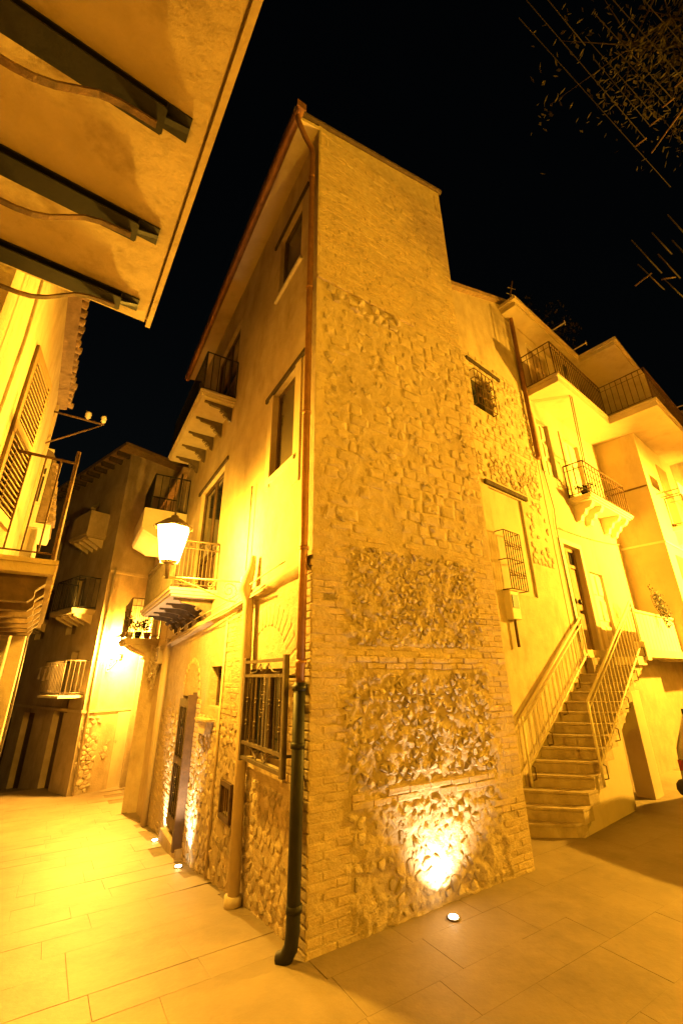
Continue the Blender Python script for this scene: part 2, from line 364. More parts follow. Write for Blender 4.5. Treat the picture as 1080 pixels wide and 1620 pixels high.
while s_ < 12:
    wd = rng.choice((.34, .40, .46)); t_ = -5.5+rng.uniform(0, .6)
    while t_ < 8:
        L_ = rng.uniform(.5, .95)
        P = C+FR.d*(t_+L_/2)+FL.d*(s_+wd/2); v = P-C
        inside = (v.dot(FR.d) > .55 and v.dot(FR.d) < 2.1 and v.dot(FL.d) > .25)
        front = P.y > .6 and abs(P.x) < P.y*1.05+.6
        beh = (P-FW.P0).dot(FW.n) < -.5 and v.dot(FR.d) > 0
        lft = (P-FA.P0).dot(FA.n) < -.6
        if front and not inside and not beh and not lft and not (v.dot(FR.d) > .55 and v.dot(FL.d) > .9 and v.dot(FR.d) < 2.1): slab_at(t_, t_+L_, s_, s_+wd, None)
        t_ += L_
    s_ += wd
pave.flush()
# ================================================================== CORNER HOUSE
TH = Thing('corner_house', 'tall narrow corner house of rough stone and brick with copper downpipe, in the middle', 'house', FR, (0, 0, 0))
bricks_ = Pool('brick', M_BRICK, TH); stones_ = Pool('rubble_stone', M_STONE, TH); blocks_ = Pool('stone_block', M_BLOCK, TH)
TW = 2.5; ztR = lambda u: 9.48+.235*u
o = wall(FR, 0, TW, -.3, ztR, n=-.005, depth=.25).build('wall', M_MORTAR, TH)
def ampR(u, z):
    if z < .8 or .9 < z < 1.82 or 2.05 < z < 3.0: return .024 if .3 < u < 2.2 else .006
    if z < 3.1: return .006
    return .007 if z < 6.38 else .003
relief(FR, .0, TW, -.1, 9.5, ampR, .02).build('mortar_face', M_MORTAR, TH)
zq = -.03; k = 0
while zq < 3.08:                                        # brick quoins
    w0 = .12 if k % 2 else .24
    u = .0
    for uu in ([(0, w0), (w0, .36)] if k % 2 else [(0, w0), (w0, .33+rng.uniform(0, .12))]):
        if rng.random() > .06: brick(bricks_, FR, uu[0]-(.006 if uu[0] == 0 else 0), uu[1], zq, zq+.06, .003)
    for uu in ([(2.14, 2.26), (2.26, TW+.004)] if k % 2 else [(2.10-rng.uniform(0, .1), 2.36), (2.36, TW+.004)]):
        if rng.random() > .06: brick(bricks_, FR, uu[0], uu[1], zq, zq+.06, .005)
    zq += .06; k += 1
edge_ = lambda a, b, c, d: (lambda u, z: min(u-a, b-u) > .05+.09*noise.noise((u*4, z*5, 9)) and min(z-c, d-z) > -.01+.05*noise.noise((u*5, z*5, 3)))
rubble(stones_, FR, .34, 2.14, .02, .76, .10, .08, .015, .22, gap=.011, keep=edge_(.34, 2.14, .0, .78))
rubble(stones_, FR, .30, 2.16, .90, 1.80, .078, .062, .026, .26, gap=.010, tilt=.6, keep=edge_(.3, 2.16, .88, 1.82))
rubble(stones_, FR, .34, 2.2, 2.04, 3.0, .075, .052, .020, .26, gap=.009, tilt=.5, keep=edge_(.34, 2.2, 2.02, 3.02))
brickfield(bricks_, FR, .38, 2.08, .775, .885, .055, .24, .05, .016, wob=.02)
brickfield(bricks_, FR, .34, 2.12, 1.84, 1.95, .055, .23, .06, .014, wob=.015)
brickfield(bricks_, FR, .36, 2.12, 1.95, 2.05, .05, .22, .4, .006, wob=.02)
brickfield(bricks_, FR, .3, 2.2, 3.0, 3.12, .06, .24, .35, .006, wob=.02)
z = 3.14
while z < 6.32:                                         # squared blocks in courses, half smeared with plaster
    hz = rng.uniform(.085, .15); u = .10+rng.uniform(0, .1)
    while u < TW-.06:
        L = rng.uniform(.1, .3); e = min(TW-.005, u+L)
        if e-u > .06 and rng.random() > .22+.5*(noise.noise((u*1.1, z*.8, 4)) > .05):
            j = lambda: rng.uniform(-.008, .008)
            c_ = .016
            q = [(u+c_+j(), z+j()), (e-c_+j(), z+j()), (e+j()*.5-.004, z+c_), (e+j()*.5-.004, z+hz-c_), (e-c_+j(), z+hz+j()-.008), (u+c_+j(), z+hz+j()-.008), (u+.004+j()*.5, z+hz-c_), (u+.004+j()*.5, z+c_)]
            stone(blocks_, FR, (u+e)/2, z+hz/2, q, rng.uniform(.004, .014), .35)
        u = e+.008
    z += hz+.008
rubble(stones_, FR, .12, 1.3, 6.1, 6.36, .12, .09, .03, .3, keep=lambda u, z: z < 6.42)
rubble(stones_, FR, .1, 2.4, 3.2, 6.2, .10, .07, .012, .80)
brickfield(bricks_, FR, .02, TW-.01, 6.43, 9.42, .058, .225, .10, .0035, wob=.01)
for a, b, z0, z1, p in ((.0, 1.55, 6.36, 6.42, .03),): brickfield(bricks_, FR, a, b, z0, z1, .06, .25, 0, p)
# wall on the lane, lower storey
LU = 6.75
ledge = lambda u: 2.78-.055*min(u, 7)
hg = (.55, 1.42, 1.02, 1.86); hs = (2.45, 2.98, 1.42, 1.92); hd = (3.58, 4.52, -.8, 1.5); hv = (1.76, 2.04, .4, .66)
wall(FL, 0, LU, -1, ledge, [hg, hs, hd, hv], n=.0, depth=.28, zbot=lambda u: -1.2, us=(.26, 2, 5.5)).build('lower_wall', M_MORTAR, TH)
h1 = (.52, 1.3, 7.25, 8.55); h2 = (.52, 1.22, 4.1, 5.4); h3 = (3.4, 4.95, 2.98, 5.32); h4 = (3.25, 4.9, 6.5, 8.6)
wall(FL, 0, LU, 2.3, 9.42, [h1, h2, h3, h4], n=-.012, depth=.26, us=(.02,)).build('upper_wall', M_PLAST, TH)
wall(Fr(FR.w(TW-.13, 0, 0), -32), -.0, 6.7, -.3, 9.9, n=0, depth=.1).build('rear_wall', M_PLAST_OLD, TH)
wall(Fr(FL.w(LU, 0, 0), 58), 0, 2.5, -1, 9.4, n=0, depth=.1).build('rear_wall', M_PLAST_OLD, TH)
# masonry of the lane wall
kz = -.12; k = 0
while kz < ledge(0)-.03:
    e = .12 if k % 2 else .25
    brick(bricks_, FL, -.004, e, kz, kz+.066, .012, j=.005)
    if k % 2: brick(bricks_, FL, .12, .25+rng.uniform(0, .04), kz, kz+.066, .009, j=.005)
    kz += .068; k += 1
nothole = lambda u, z: not any(h[0]-.05 < u < h[1]+.05 and h[2]-.05 < z < h[3]+.05 for h in (hg, hs, hd, hv))
rubble(stones_, FL, .28, 1.44, -.25, .86, .10, .085, .013, .15, keep=lambda u, z: z > prof(u)-.08)
brickfield(bricks_, FL, .28, .53, .9, 1.95, .06, .2, .2, .007, keep=nothole)
brickfield(bricks_, FL, 1.46, 1.62, -.2, 2.6, .062, .2, .05, .008, keep=nothole)
rubble(stones_, FL, 1.7, 3.4, -.45, 1.3, .11, .085, .016, .2, keep=lambda u, z: nothole(u, z) and z > prof(u)-.08)
brickfield(bricks_, FL, 1.64, 2.42, 1.3, 2.5, .06, .22, .45, .005, keep=nothole)
brickfield(bricks_, FL, 3.36, 3.56, -.5, 1.5, .062, .14, .05, .012)
brickfield(bricks_, FL, 4.54, 5.3, -.6, .3, .06, .2, .25, .010)
rubble(stones_, FL, 4.56, 5.2, .3, 1.2, .1, .08, .02, .2)
brickfield(bricks_, FL, 5.3, 6.6, -.7, 1.3, .06, .22, .35, .006)
for i in range(17):                                     # relieving arch of bricks on edge above the barred window
    a = math.pi*(.10+.80*i/16); cu_, cz_ = .98, 1.72; r0, r1 = .56, .80
    b0, b1 = a-.062, a+.062
    if a < 1.0 and rng.random() < .3: continue
    poly = [(cu_+r*math.cos(t)*.98, cz_+r*math.sin(t)) for r, t in ((r0, b0), (r1, b0*.995+.0), (r1, b1), (r0, b1))]
    stone(bricks_, FL, sum(p[0] for p in poly)/4, sum(p[1] for p in poly)/4, poly, .003, .05)
for i in range(15):
    a = math.pi*(.02+.96*i/14); cu_, cz_ = 4.05, 1.52; r0, r1 = .46, .56
    poly = [(cu_+r*math.cos(t), cz_+r*math.sin(t)) for r, t in ((r0, a-.085), (r1, a-.085), (r1, a+.085), (r0, a+.085))]
    stone(bricks_, FL, cu_+.51*math.cos(a), cz_+.51*math.sin(a), poly, .014, .05)
bricks_.flush(); stones_.flush(); blocks_.flush()
# weathered ledge between the storeys
mb = MB(FL); us_ = [i*.14 for i in range(0, 49)]
prf = [(0, .06), (.045, .045), (.075, .0), (.07, -.03), (.03, -.07), (0, -.09)]
v = []; f = []
for i, u in enumerate(us_):
    for (n_, z_) in prf:
        jn = .012*noise.noise((u*3, z_*20, 3)); v.append((u, max(-.02, n_+(jn if n_ > 0 else 0)), ledge(u)+z_+.01*noise.noise((u*4, 1, n_*9))))
kk = len(prf)
for i in range(len(us_)-1):
    for q in range(kk-1): f.append((i*kk+q, (i+1)*kk+q, (i+1)*kk+q+1, i*kk+q+1))
mb.add(v, f, True); mb.build('ledge', M_PLAST, TH)
# roof, soffit, verge, gutter
mb = MB(FL); mb.prism([(-.02, 9.40), (.40, 9.30), (.40, 9.36), (-.02, 9.47)], .0, 6.72, axis='u'); mb.build('soffit', M_PLAST_SMOOTH, TH)
rp = MB(FR); rp.prism([(-.42, 9.42), (TW+.03, 10.10), (TW+.03, 10.15), (-.42, 9.46)], .035, -6.8); M_TILE_DARK = mat('dark_tile', (.10, .07, .045), (.06, .042, .03), .92, 10, .5, 50)  # tiles of a darker tone than the other roofs
rp.build('roof', M_TILE_DARK, TH)
for i in range(13):
    t = MB(FR); u0 = -.40+i*.228; zf = lambda u: 9.47+.237*(u+.42)
    pts = [(u0, -.03, zf(u0)+.02), (u0+.25, -.03, zf(u0+.25)+.01)]
    t.tube(pts, [.05, .042], 8); t.build('roof_tile', M_TILE_DARK, TH)
mb = MB(FL)
for i in range(9):
    pass
gp = [(.36+.065*math.cos(a), 9.335-.065*math.sin(a)) for a in [math.pi*k/8 for k in range(9)]]+[(.36-.057*math.cos(a), 9.335-.057*math.sin(a)) for a in [math.pi*k/8 for k in range(9)]]
mb.prism(gp, -.14, 6.75, axis='u'); gut = mb.build('gutter', M_COPPER, TH)
mb = MB(FL); mb.prism([(.292, 9.26), (.43, 9.26), (.43, 9.40), (.292, 9.40)], -.155, -.14, axis='u'); mb.build('gutter_end', M_COPPER, TH, gut)
pu = lambda z: pa+(pb_-pa)*(8.8-z)/8.8
pa = FL.on(494, 270, .07)[0]; pb_ = FL.on(465, 1480, .08)[0]; print('pipe u', pa, pb_)
mb = MB(FL); mb.tube([(-.02, .36, 9.28), (-.02, .34, 9.18), (.02, .22, 9.04), (pa, .085, 8.93), (pa, .07, 8.8), (pu(6), .07, 6), (pu(3), .072, 3), (pu(1.7), .075, 1.7)], .038, 12); dp = mb.build('downpipe', M_COPPER, TH)
for z_ in (8.3, 6.2, 4.4, 2.9, 1.9):
    MB(FL).tube([(pu(z_), .071, z_-.018), (pu(z_), .071, z_+.018)], .046, 12).build('pipe_clip', M_COPPER, TH, dp)
mb = MB(FL); mb.tube([(pu(1.74), .082, 1.74), (pu(.8), .085, .8), (pb_, .09, .14), (pb_+.005, .10, .06), (pb_+.035, .12, .0), (pb_+.08, .15, -.025)], .050, 14)
bp_ = mb.build('cast_iron_pipe', M_BLACK, TH)
for z_ in (1.70, 1.28, .27): MB(FL).tube([(pu(z_), .085, z_-.022), (pu(z_), .085, z_+.022)], .058, 14).build('pipe_collar', M_BLACK, TH, bp_)
# painted waste pipe with bulging head
wu, wv = FL.on(393, 975, .08)[0], FL.on(370, 1415, .08)[0]
mb = MB(FL); mb.tube([(wu+.02, .06, 3.15), (wu+.03, .07, 3.0), (wu+.06, .10, 2.86), (wu+.05, .13, 2.72), (wu, .09, 2.6), ((wu+wv)/2, .08, 1.2), (wv, .08, -.14)], [.035, .05, .07, .085, .06, .055, .055], 12)
wp = mb.build('waste_pipe', M_PLAST_SMOOTH, TH)
MB(FL).tube([(wv, .085, -.16), (wv, .085, -.06)], .08, 12).build('pipe_foot', M_CONC, TH, wp)
MB(FL).tube([(1.70, .045, 4.2), (1.72, .045, 2.9), (1.70, .03, 2.75)], .012, 6).build('thin_conduit', M_PALE, TH)
MB(FL).tube([(5.95, .08, 2.5), (5.98, .08, 1), (6.0, .08, -.64)], .05, 10).build('waste_pipe', M_PLAST_SMOOTH, TH)
MB(FL).tube([(6.22, .07, 2.4), (6.22, .07, -.66)], .035, 10).build('waste_pipe', M_PLAST_SMOOTH, TH)
MB(FL).tube([(2.36, .02, 2.5), (2.36, .02, -.3)], .018, 8).build('thin_conduit', M_PLAST_SMOOTH, TH)
def window(F, T, h, n, framew=.05, depth=.12, m=M_WOOD, mull=1, lintel=None, sill=True, pane=M_GLASS, name='window'):
    a, b, c, d = h
    mb = MB(F); w_ = framew
    mb.box(a, b, n-depth, n-depth+.05, c, c+w_).box(a, b, n-depth, n-depth+.05, d-w_, d).box(a, a+w_, n-depth, n-depth+.05, c+w_, d-w_).box(b-w_, b, n-depth, n-depth+.05, c+w_, d-w_)
    for i in range(mull):
        u = a+(b-a)*(i+1)/(mull+1); mb.box(u-w_*.6, u+w_*.6, n-depth+.002, n-depth+.055, c+w_, d-w_)
    o = mb.build(name, m, T)
    for i in range(mull+1):
        x0 = a+(b-a)*i/(mull+1); x1 = a+(b-a)*(i+1)/(mull+1)
        MB(F).box(x0+w_*.7, x1-w_*.7, n-depth+.015, n-depth+.022, c+w_*.9, d-w_*.9).build('pane', pane, T, o)
    if sill: MB(F).box(a-.06, b+.06, n-depth+.05, n+.04, c-.05, c+.003).build('sill', M_CONC, T, o)
    if lintel: MB(F).box(a-lintel, b+lintel, n-.02, n+.03, d+.004, d+.07).build('lintel', M_BEAM, T, o)
    return o
M_DULL = mat('dusty_glass', (.10, .085, .06), (.085, .07, .05), .25, 2, 0, spec=.5)
window(FL, TH, h1, -.012, lintel=.22, mull=0, pane=M_DULL); window(FL, TH, h2, -.012, lintel=.26, mull=0, pane=M_DULL)
for (a, b, c, d) in (h2,):
    MB(FL).box(a-.16, a, -.02, .006, c-.35, d+.0).box(b, b+.14, -.02, .006, c-.1, d+.0).build('plaster_surround', M_PLAST_SMOOTH, TH)
def french(F, T, h, n, m=M_WOOD, lintel=.15):
    a, b, c, d = h; mb = MB(F); mb.box(a, b, n-.12, n-.07, d-.06, d)
    for u in (a, b-.06, (a+b)/2-.04): mb.box(u, u+(.06 if u != (a+b)/2-.04 else .08), n-.121, n-.068, c, d-.06)
    for z_ in (c+.02, c+.8): mb.box(a+.06, b-.06, n-.119, n-.072, z_, z_+.1)
    o = mb.build('door', m, T)
    for x0, x1 in ((a+.06, (a+b)/2-.04), ((a+b)/2+.04, b-.06)):
        MB(F).box(x0, x1, n-.1, n-.093, c+.9, d-.06).build('pane', M_GLASS, T, o)
        MB(F).bbox(x0+.02, x1-.02, n-.115, n-.085, c+.14, c+.78, .012).build('door_panel', m, T, o)
    if lintel: MB(F).box(a-lintel, b+lintel, n-.02, n+.03, d+.004, d+.075).build('lintel', M_BEAM, T, o)
    return o
french(FL, TH, h3, -.012, lintel=.2); french(FL, TH, h4, -.012, lintel=None)
# small openings in the lane wall
window(FL, TH, hs, 0, .035, .15, M_WOOD, 1, sill=False)
mb = MB(FL); a, b, c, d = hv; mb.box(a-.04, b+.04, 0.0, .035, c-.05, c).box(a-.04, b+.04, 0, .035, d, d+.05).box(a-.045, a, 0.0, .035, c, d).box(b, b+.045, 0, .035, c, d)
hf = mb.build('vent_grille', M_WOOD, TH); MB(FL).box(a, b, -.06, -.05, c, d).build('vent_panel', M_RUST, TH, hf)
bars(TH, 'vent_bar', M_RUST, FL, [(a+.05+i*.06, .01, c, d) for i in range(4)], .006, hf)
# door of the lane, two leaves half open
dz0 = -.36
mb = MB(FL)
M_DOOR = mat('door_paint', (.085, .052, .034), (.055, .034, .024), .6, 9, .3, 40)
def leaf(F, T, u0, u1, n_, z0, z1, parent=None):
    mb = MB(F); t = .045; w_ = .075
    for a, b, c, d in ((u0, u0+w_, z0, z1), (u1-w_, u1, z0, z1), (u0+w_, u1-w_, z0, z0+.16), (u0+w_, u1-w_, z1-.12, z1), (u0+w_, u1-w_, (z0+z1)/2-.05, (z0+z1)/2+.05)): mb.box(a, b, n_, n_+t, c, d)
    o = mb.build('door', M_DOOR, T, parent)
    for c, d in ((z0+.16, (z0+z1)/2-.05), ((z0+z1)/2+.05, z1-.12)):
        MB(F).bbox(u0+w_, u1-w_, n_+.005, n_+.032, c, d, .02).build('door_panel', M_DOOR, T, o)
        bars(T, 'grille_bar', M_BLACK, F, [(u0+w_+(u1-u0-2*w_)*(i+.5)/4, n_+.05, c, d) for i in range(4)], .006, o)
        for s_ in (.35, .65): MB(F).spiral((u0+u1)/2, n_+.055, c+(d-c)*s_, .02, .075, 1, 1.4, .005).build('scroll', M_BLACK, T, o)
    return o
leaf(FL, TH, 3.86, 4.50, .0, dz0+.10, 1.46)
FD = Fr(FL.w(3.60, .0, 0), -32-90+8); FD.s = 1; FD.n = FD.y
MB(FL).box(3.56, 3.63, -.05, .13, dz0, 1.54).box(3.56, 3.63, -.05, .06, 1.54, 1.57).build('door_edge', M_DOOR, TH)
MB(FL).box(3.52, 4.58, -.02, .10, -.6, -.33).build('door_step', M_STEP, TH)
MB(FL).box(3.5, 4.6, -.40, -.3, -.6, 2).build('hall_wall', M_PLAST_OLD, TH)
# balconies on the lane wall
def console(T, F, u, z, L, m=M_IRON, h=.24, parent=None, w_=.05):
    mb = MB(F); mb.prism([(0, z-h), (.05, z-h+.02), (.08, z-h*.55), (L*.30, z-h*.42), (L*.42, z-h*.30), (L*.55, z-.085), (L*.8, z-.07), (L*.86, z-.03), (L, z-.028), (L, z-.004), (0, z-.004)], u-w_/2, u+w_/2, axis='u')
    o = mb.build('bracket', m, T, parent)
    for cn, cz_, r in ((.11, z-h*.66, .045), (L*.36, z-h*.42, .035)):
        for t in (0, 1):
            sc = MB(F)
            pts = [(u+(w_/2+.006)*(1 if t else -1), cn+math.cos(a)*r*(1-a/14), cz_+math.sin(a)*r*(1-a/14)) for a in [i*.6 for i in range(18)]]
            sc.tube(pts, .007, 4); sc.build('scroll', m, T, o if parent is None else parent)
    return o
def railing(T, F, u0, u1, L, z, h, m, gap=.10, r=.007, parent=None, sides=(1, 1), deco=False, n0=0.0):
    e = .03; mb = MB(F); P = []
    if sides[0]: P += [(u0+e, n0, 0)]
    P += [(u0+e, L-e, 0), (u1-e, L-e, 0)]
    if sides[1]: P += [(u1-e, n0, 0)]
    for zz, rr in ((z+h, .016), (z+.06, .009))+(((z+h-.12, .008),) if deco else ()): mb.tube([(a, b, zz) for a, b, _ in P], rr, 6)
    for (a, b, _) in P: mb.tube([(a, b, z), (a, b, z+h)], .013, 6)
    o = mb.build('railing', m, T, parent)
    lst = []
    for (a0, b0, _), (a1, b1, _) in zip(P, P[1:]):
        k = max(1, int(math.hypot(a1-a0, b1-b0)/gap))
        lst += [(a0+(a1-a0)*i/k, b0+(b1-b0)*i/k, z+.06, z+h-(.12 if deco else 0)) for i in range(1, k)]
    bars(T, 'baluster', m, F, lst, r, o)
    if deco:
        sc = MB(F)
        for (a0, b0, _), (a1, b1, _) in zip(P, P[1:]):
            k = max(1, int(math.hypot(a1-a0, b1-b0)/.12))
            for i in range(k):
                t = (i+.5)/k; cu_, cn_ = a0+(a1-a0)*t, b0+(b1-b0)*t; du, dn = (a1-a0), (b1-b0); q = math.hypot(du, dn); du /= q; dn /= q
                sc.tube([(cu_+du*.045*math.cos(x), cn_+dn*.045*math.cos(x), z+h-.06+.045*math.sin(x)) for x in [j*math.pi/4 for j in range(8)]], .005, 4, closed=True)
        sc.build('scroll', m, T, o)
    return o
def moulded(F, u0, u1, L, z, t=.08, n0=-.01):
    mb = MB(F); mb.box(u0, u1, n0, L, z, z+t*.55).box(u0-.02, u1+.02, n0, L+.02, z+t*.55, z+t).box(u0+.025, u1-.025, n0, L-.025, z-.03, z); return mb
b_up = moulded(FL, 3.12, 6.0, .60, 6.45).build('balcony', M_CONC, TH)
for i in range(5): console(TH, FL, 3.28+i*.60, 6.42, .50, parent=b_up, h=.30)
railing(TH, FL, 3.12, 6.0, .60, 6.53, .85, M_BLACK, .11, .008, b_up)
b_lo = moulded(FL, 3.15, 6.0, .66, 2.93, .09).build('balcony', M_CONC, TH)
for i in range(5): console(TH, FL, 3.36+i*.58, 2.90, .56, parent=b_lo, h=.34)
railing(TH, FL, 3.15, 6.0, .66, 3.02, .74, M_IRON, .055, .005, b_lo, deco=True)
# barred window cage
def cage():
    n_ = .15; a = FL.on(453, 1037, n_)[0]; b = FL.on(391, 1050, n_)[0]; c = FL.on(448, 1231, n_)[1]+.02; d = FL.on(455, 1037, n_)[1]-.03
    mb = MB(FL); t = .022
    for u in (a, b): mb.box(u-t, u+t, n_-t, n_+t, c-.03, d+.04)
    for z_ in (c, c+.13, d-.13, d): mb.box(a+t, b-t, n_-t*.8, n_+t*.8, z_-.014, z_+.014)
    for u in (a, b):
        for z_ in (c+.12, d-.14): mb.box(u-.012, u+.012, 0, n_-t, z_-.012, z_+.012)
    o = mb.build('window_cage', M_IRON, TH)
    us = [a+.09+i*(b-a-.18)/7 for i in range(8)]
    bars(TH, 'cage_bar', M_IRON, FL, [(u, n_, c+.14, d-.14) for u in us], .009, o)
    for i, u in enumerate(us):
        if i in (0, 2, 5, 7):
            for z_ in (c+.30, d-.36):
                k_ = MB(FL)
                for q in (-.014, .022): k_.lathe(u, n_, [(.006, z_+q-.013), (.017, z_+q-.006), (.017, z_+q+.006), (.006, z_+q+.013)], 8)
                k_.build('bar_knuckle', M_IRON, TH, o)
    cm = (a+b)/2
    for q, s_ in ((0, 1), (1, -1), (2, 1), (3, -1)): MB(FL).spiral(cm+s_*.03, n_, c+.40+q*.075, .01, .04, s_*1.2, 1.1*s_, .006).build('scroll', M_IRON, TH, o)
    for zz, up in ((d-.065, 1), (c+.065, -1)):
        for s_ in (-1, 1):
            MB(FL).tube([(cm+s_*.02, n_, zz-.05*up), (cm+s_*.10, n_, zz+.04*up), (cm+s_*.2, n_, zz-.03*up), (cm+s_*.36, n_, zz-.045*up)], .007, 5).build('scroll', M_IRON, TH, o)
            MB(FL).spiral(cm+s_*.07, n_, zz, .008, .032, 0, 1.2*s_, .005).build('scroll', M_IRON, TH, o)
cage()
wg = window(FL, TH, hg, 0, .05, .10, M_WOOD, 1, sill=False)
MB(FL).box(.42, 1.5, -.005, .035, .955, 1.012).build('stone_sill', M_BLOCK, TH)
# ================================================================== THINGS ON THE LANE WALL
def lantern(label, F, u, z_arm, out, z_mid, power, group='street lanterns on wall brackets', blue=.016, r=.11):
    T = Thing('street_lantern', label, 'street lamp', F, (u, 0, z_arm), group)
    A_ = Fr(F.w(u, 0, 0), math.degrees(math.atan2(F.n.x, F.n.y))); A_.s = 1; A_.n = A_.y
    mb = MB(A_); mb.tube([(0, 0, z_arm+.05), (out, 0, z_arm+.02)], .013, 6).tube([(0, 0, z_arm-.22), (.18, 0, z_arm-.2), (.45*out+.1, 0, z_arm-.08), (out*.8, 0, z_arm-.01), (out+.04, 0, z_arm+.02)], .011, 6)
    mb.box(-.0, .02, -.03, .03, z_arm-.28, z_arm+.12)
    arm_ = mb.build('bracket_arm', M_WHITE, T)
    sc = MB(A_); sc.spiral(.17, 0, z_arm-.07, .012, .115, 0, 1.8, .008); sc.spiral(.42*out+.02, 0, z_arm-.02, .01, .05, 2, 1.5, .006); sc.spiral(.6*out+.03, 0, z_arm+.0, .008, .03, 1, -1.4, .006)
    sc.build('scroll', M_WHITE, T, arm_)
    zb = z_mid-.26
    MB(A_).lathe(out, 0, [(.02, z_arm+.0), (.035, zb-.06), (.02, zb-.03), (.10, zb)], 8).build('lantern_base', M_IRON, T)
    rb, rt, zt = .12, .21, z_mid+.17
    k6 = [2*math.pi*k/6+.3 for k in range(6)]
    for k in range(6):
        a0, a1 = k6[k], k6[k]+math.pi/3
        MB(A_).quad((out+rb*math.cos(a0), rb*math.sin(a0), zb), (out+rb*math.cos(a1), rb*math.sin(a1), zb), (out+rt*math.cos(a1), rt*math.sin(a1), zt), (out+rt*math.cos(a0), rt*math.sin(a0), zt)).build('lantern_pane', GL_LAMP, T)
    fr = MB(A_)
    for a in k6: fr.tube([(out+rb*math.cos(a), rb*math.sin(a), zb), (out+rt*math.cos(a), rt*math.sin(a), zt)], .006, 4)
    for r_, z_ in ((rb, zb), (rt, zt)): fr.tube([(out+r_*math.cos(a), r_*math.sin(a), z_) for a in k6], .008, 4, closed=True)
    fr.build('lantern_frame', M_IRON, T)
    MB(A_).lathe(out, 0, [(.235, zt+.005), (.20, zt+.03), (.10, zt+.11), (.05, zt+.13), (.045, zt+.16), (.012, zt+.18), (.012, zt+.22)], 12).build('lantern_roof', M_IRON, T)
    l = bpy.data.lights.new('lamp_bulb', 'POINT'); l.energy = power; l.color = (SODIUM[0], SODIUM[1], blue); l.shadow_soft_size = r
    lo = bpy.data.objects.new('lamp_bulb', l); col.objects.link(lo); lo.parent = T.o; lo.matrix_local = T.inv @ Matrix.Translation(A_.w(out, 0, z_mid-.03))
    return T
lantern('glowing street lantern on a scrolled white bracket, beside the lower balcony of the corner house', FL, 1.93, 2.88, .93, 3.34, P_NEAR, blue=.028)
def uplight(P, label, power, aim, blend=1, ang=58):
    T = Thing('ground_uplight', label, 'ground light', G, tuple(P), 'round uplights set flush in the paving')
    MB().lathe(P.x, P.y, [(.055, P.z+.001), (.055, P.z+.007), (.04, P.z+.009)], 20).build('rim', M_IRON, T)
    MB().lathe(P.x, P.y, [(.036, P.z+.006), (.036, P.z+.014), (.02, P.z+.018)], 16).build('lens', GL_SPOT, T)
    l = bpy.data.lights.new('uplight_bulb', 'SPOT'); l.energy = power; l.color = WARM; l.spot_size = R_(ang); l.spot_blend = blend; l.shadow_soft_size = .02
    lo = bpy.data.objects.new('uplight_bulb', l); col.objects.link(lo); lo.parent = T.o
    q = (Vector(aim)-P).to_track_quat('-Z', 'Y').to_matrix().to_4x4(); q.translation = P+Vector((0, 0, .03)); lo.matrix_local = T.inv @ q
P1 = atz(717, 1450, .012); P1.z = .0
uplight(P1, 'round ground light glowing at the foot of the rough stone end wall', P_SPOT, FR.w(1.36, .0, .95), ang=112)
for (x, y), lb, (ua, za) in (((292, 1370), 'round ground light on the near side of the wooden lane door', (3.42, .8)), ((247, 1330), 'round ground light on the far side of the wooden lane door', (4.75, .8))):
    P = ground_hit(x, y); s = (P-C).dot(FL.d); P = FL.w(s, .13, 0); P.z = gzp(P)+.004
    uplight(P, lb, P_DOOR, FL.w(ua, 0, za), ang=80)
T = Thing('wall_planter', 'small inverted stone planter shelf under the little window by the lane door', 'planter', FL, (2.85, 0, 1.2))
MB(FL).prism([(2.72, 1.10), (2.98, 1.10), (3.08, 1.25), (2.62, 1.25)], 0, .10).build('bowl', M_BLOCK, T)
MB(FL).box(2.58, 3.12, 0, .13, 1.25, 1.275).build('rim', M_BLOCK, T)
T = Thing('junction_box', 'grey metal electrical junction box among tangled cables at the far end of the ledge', 'electrical box', FL, (6.7, 0, 2.1))
MB(FL).bbox(6.56, 6.92, .0, .14, 2.05, 2.4, .01).build('casing', M_CONC, T); MB(FL).box(6.60, 6.88, .141, .147, 2.09, 2.36).build('lid', M_IRON, T)
def cable(F, pts, r, m, label, sag=0, group=None, cat='cable', n=16):
    mb = MB(F)
    if sag and len(pts) == 2:
        a, b = Vector(pts[0]), Vector(pts[1]); pts = [a.lerp(b, i/n)-Vector((0, 0, sag*4*(i/n)*(1-i/n))) for i in range(n+1)]
    mb.tube(pts, r, 5); return top(mb, 'cable', m, label, cat, group=group)
for k in range(4):
    pts = [(u, .085+.012*k+.01*math.sin(u*2+k), ledge(u)-.03-.028*k+.012*math.sin(u*3.1+k*2)) for u in [.9+i*.2 for i in range(30)]] if k < 3 else [(u, .10, ledge(u)+.075+.02*math.sin(u*2)) for u in [.4+i*.25 for i in range(26)]]
    cable(FL, pts, .011-.001*k, M_PALE, ['uppermost pale cable of the bundle under the ledge of the lane wall', 'middle pale cable of the bundle under the ledge of the lane wall', 'lowest pale cable of the bundle under the ledge of the lane wall', 'single pale cable lying on top of the ledge of the lane wall'][k], group='pale cables bundled along the ledge')
mb = MB(FL)
rr = random.Random(3)
for k in range(26):
    cu_, cz_, r_ = 7.1+rr.uniform(-.35, .35), 1.98+rr.uniform(-.22, .22), rr.uniform(.1, .26); a0 = rr.uniform(0, 6)
    mb.tube([(cu_+r_*math.cos(a0+t)*(.8), .06+.12*rr.random()+.03*math.sin(t*2), cz_+r_*math.sin(a0+t)*1.1) for t in [i*.45 for i in range(13)]], .009, 4)
top(mb, 'cable_coil', M_PALE, 'messy coil of spare cable hanging below the junction box', 'cable coil', kind='stuff')
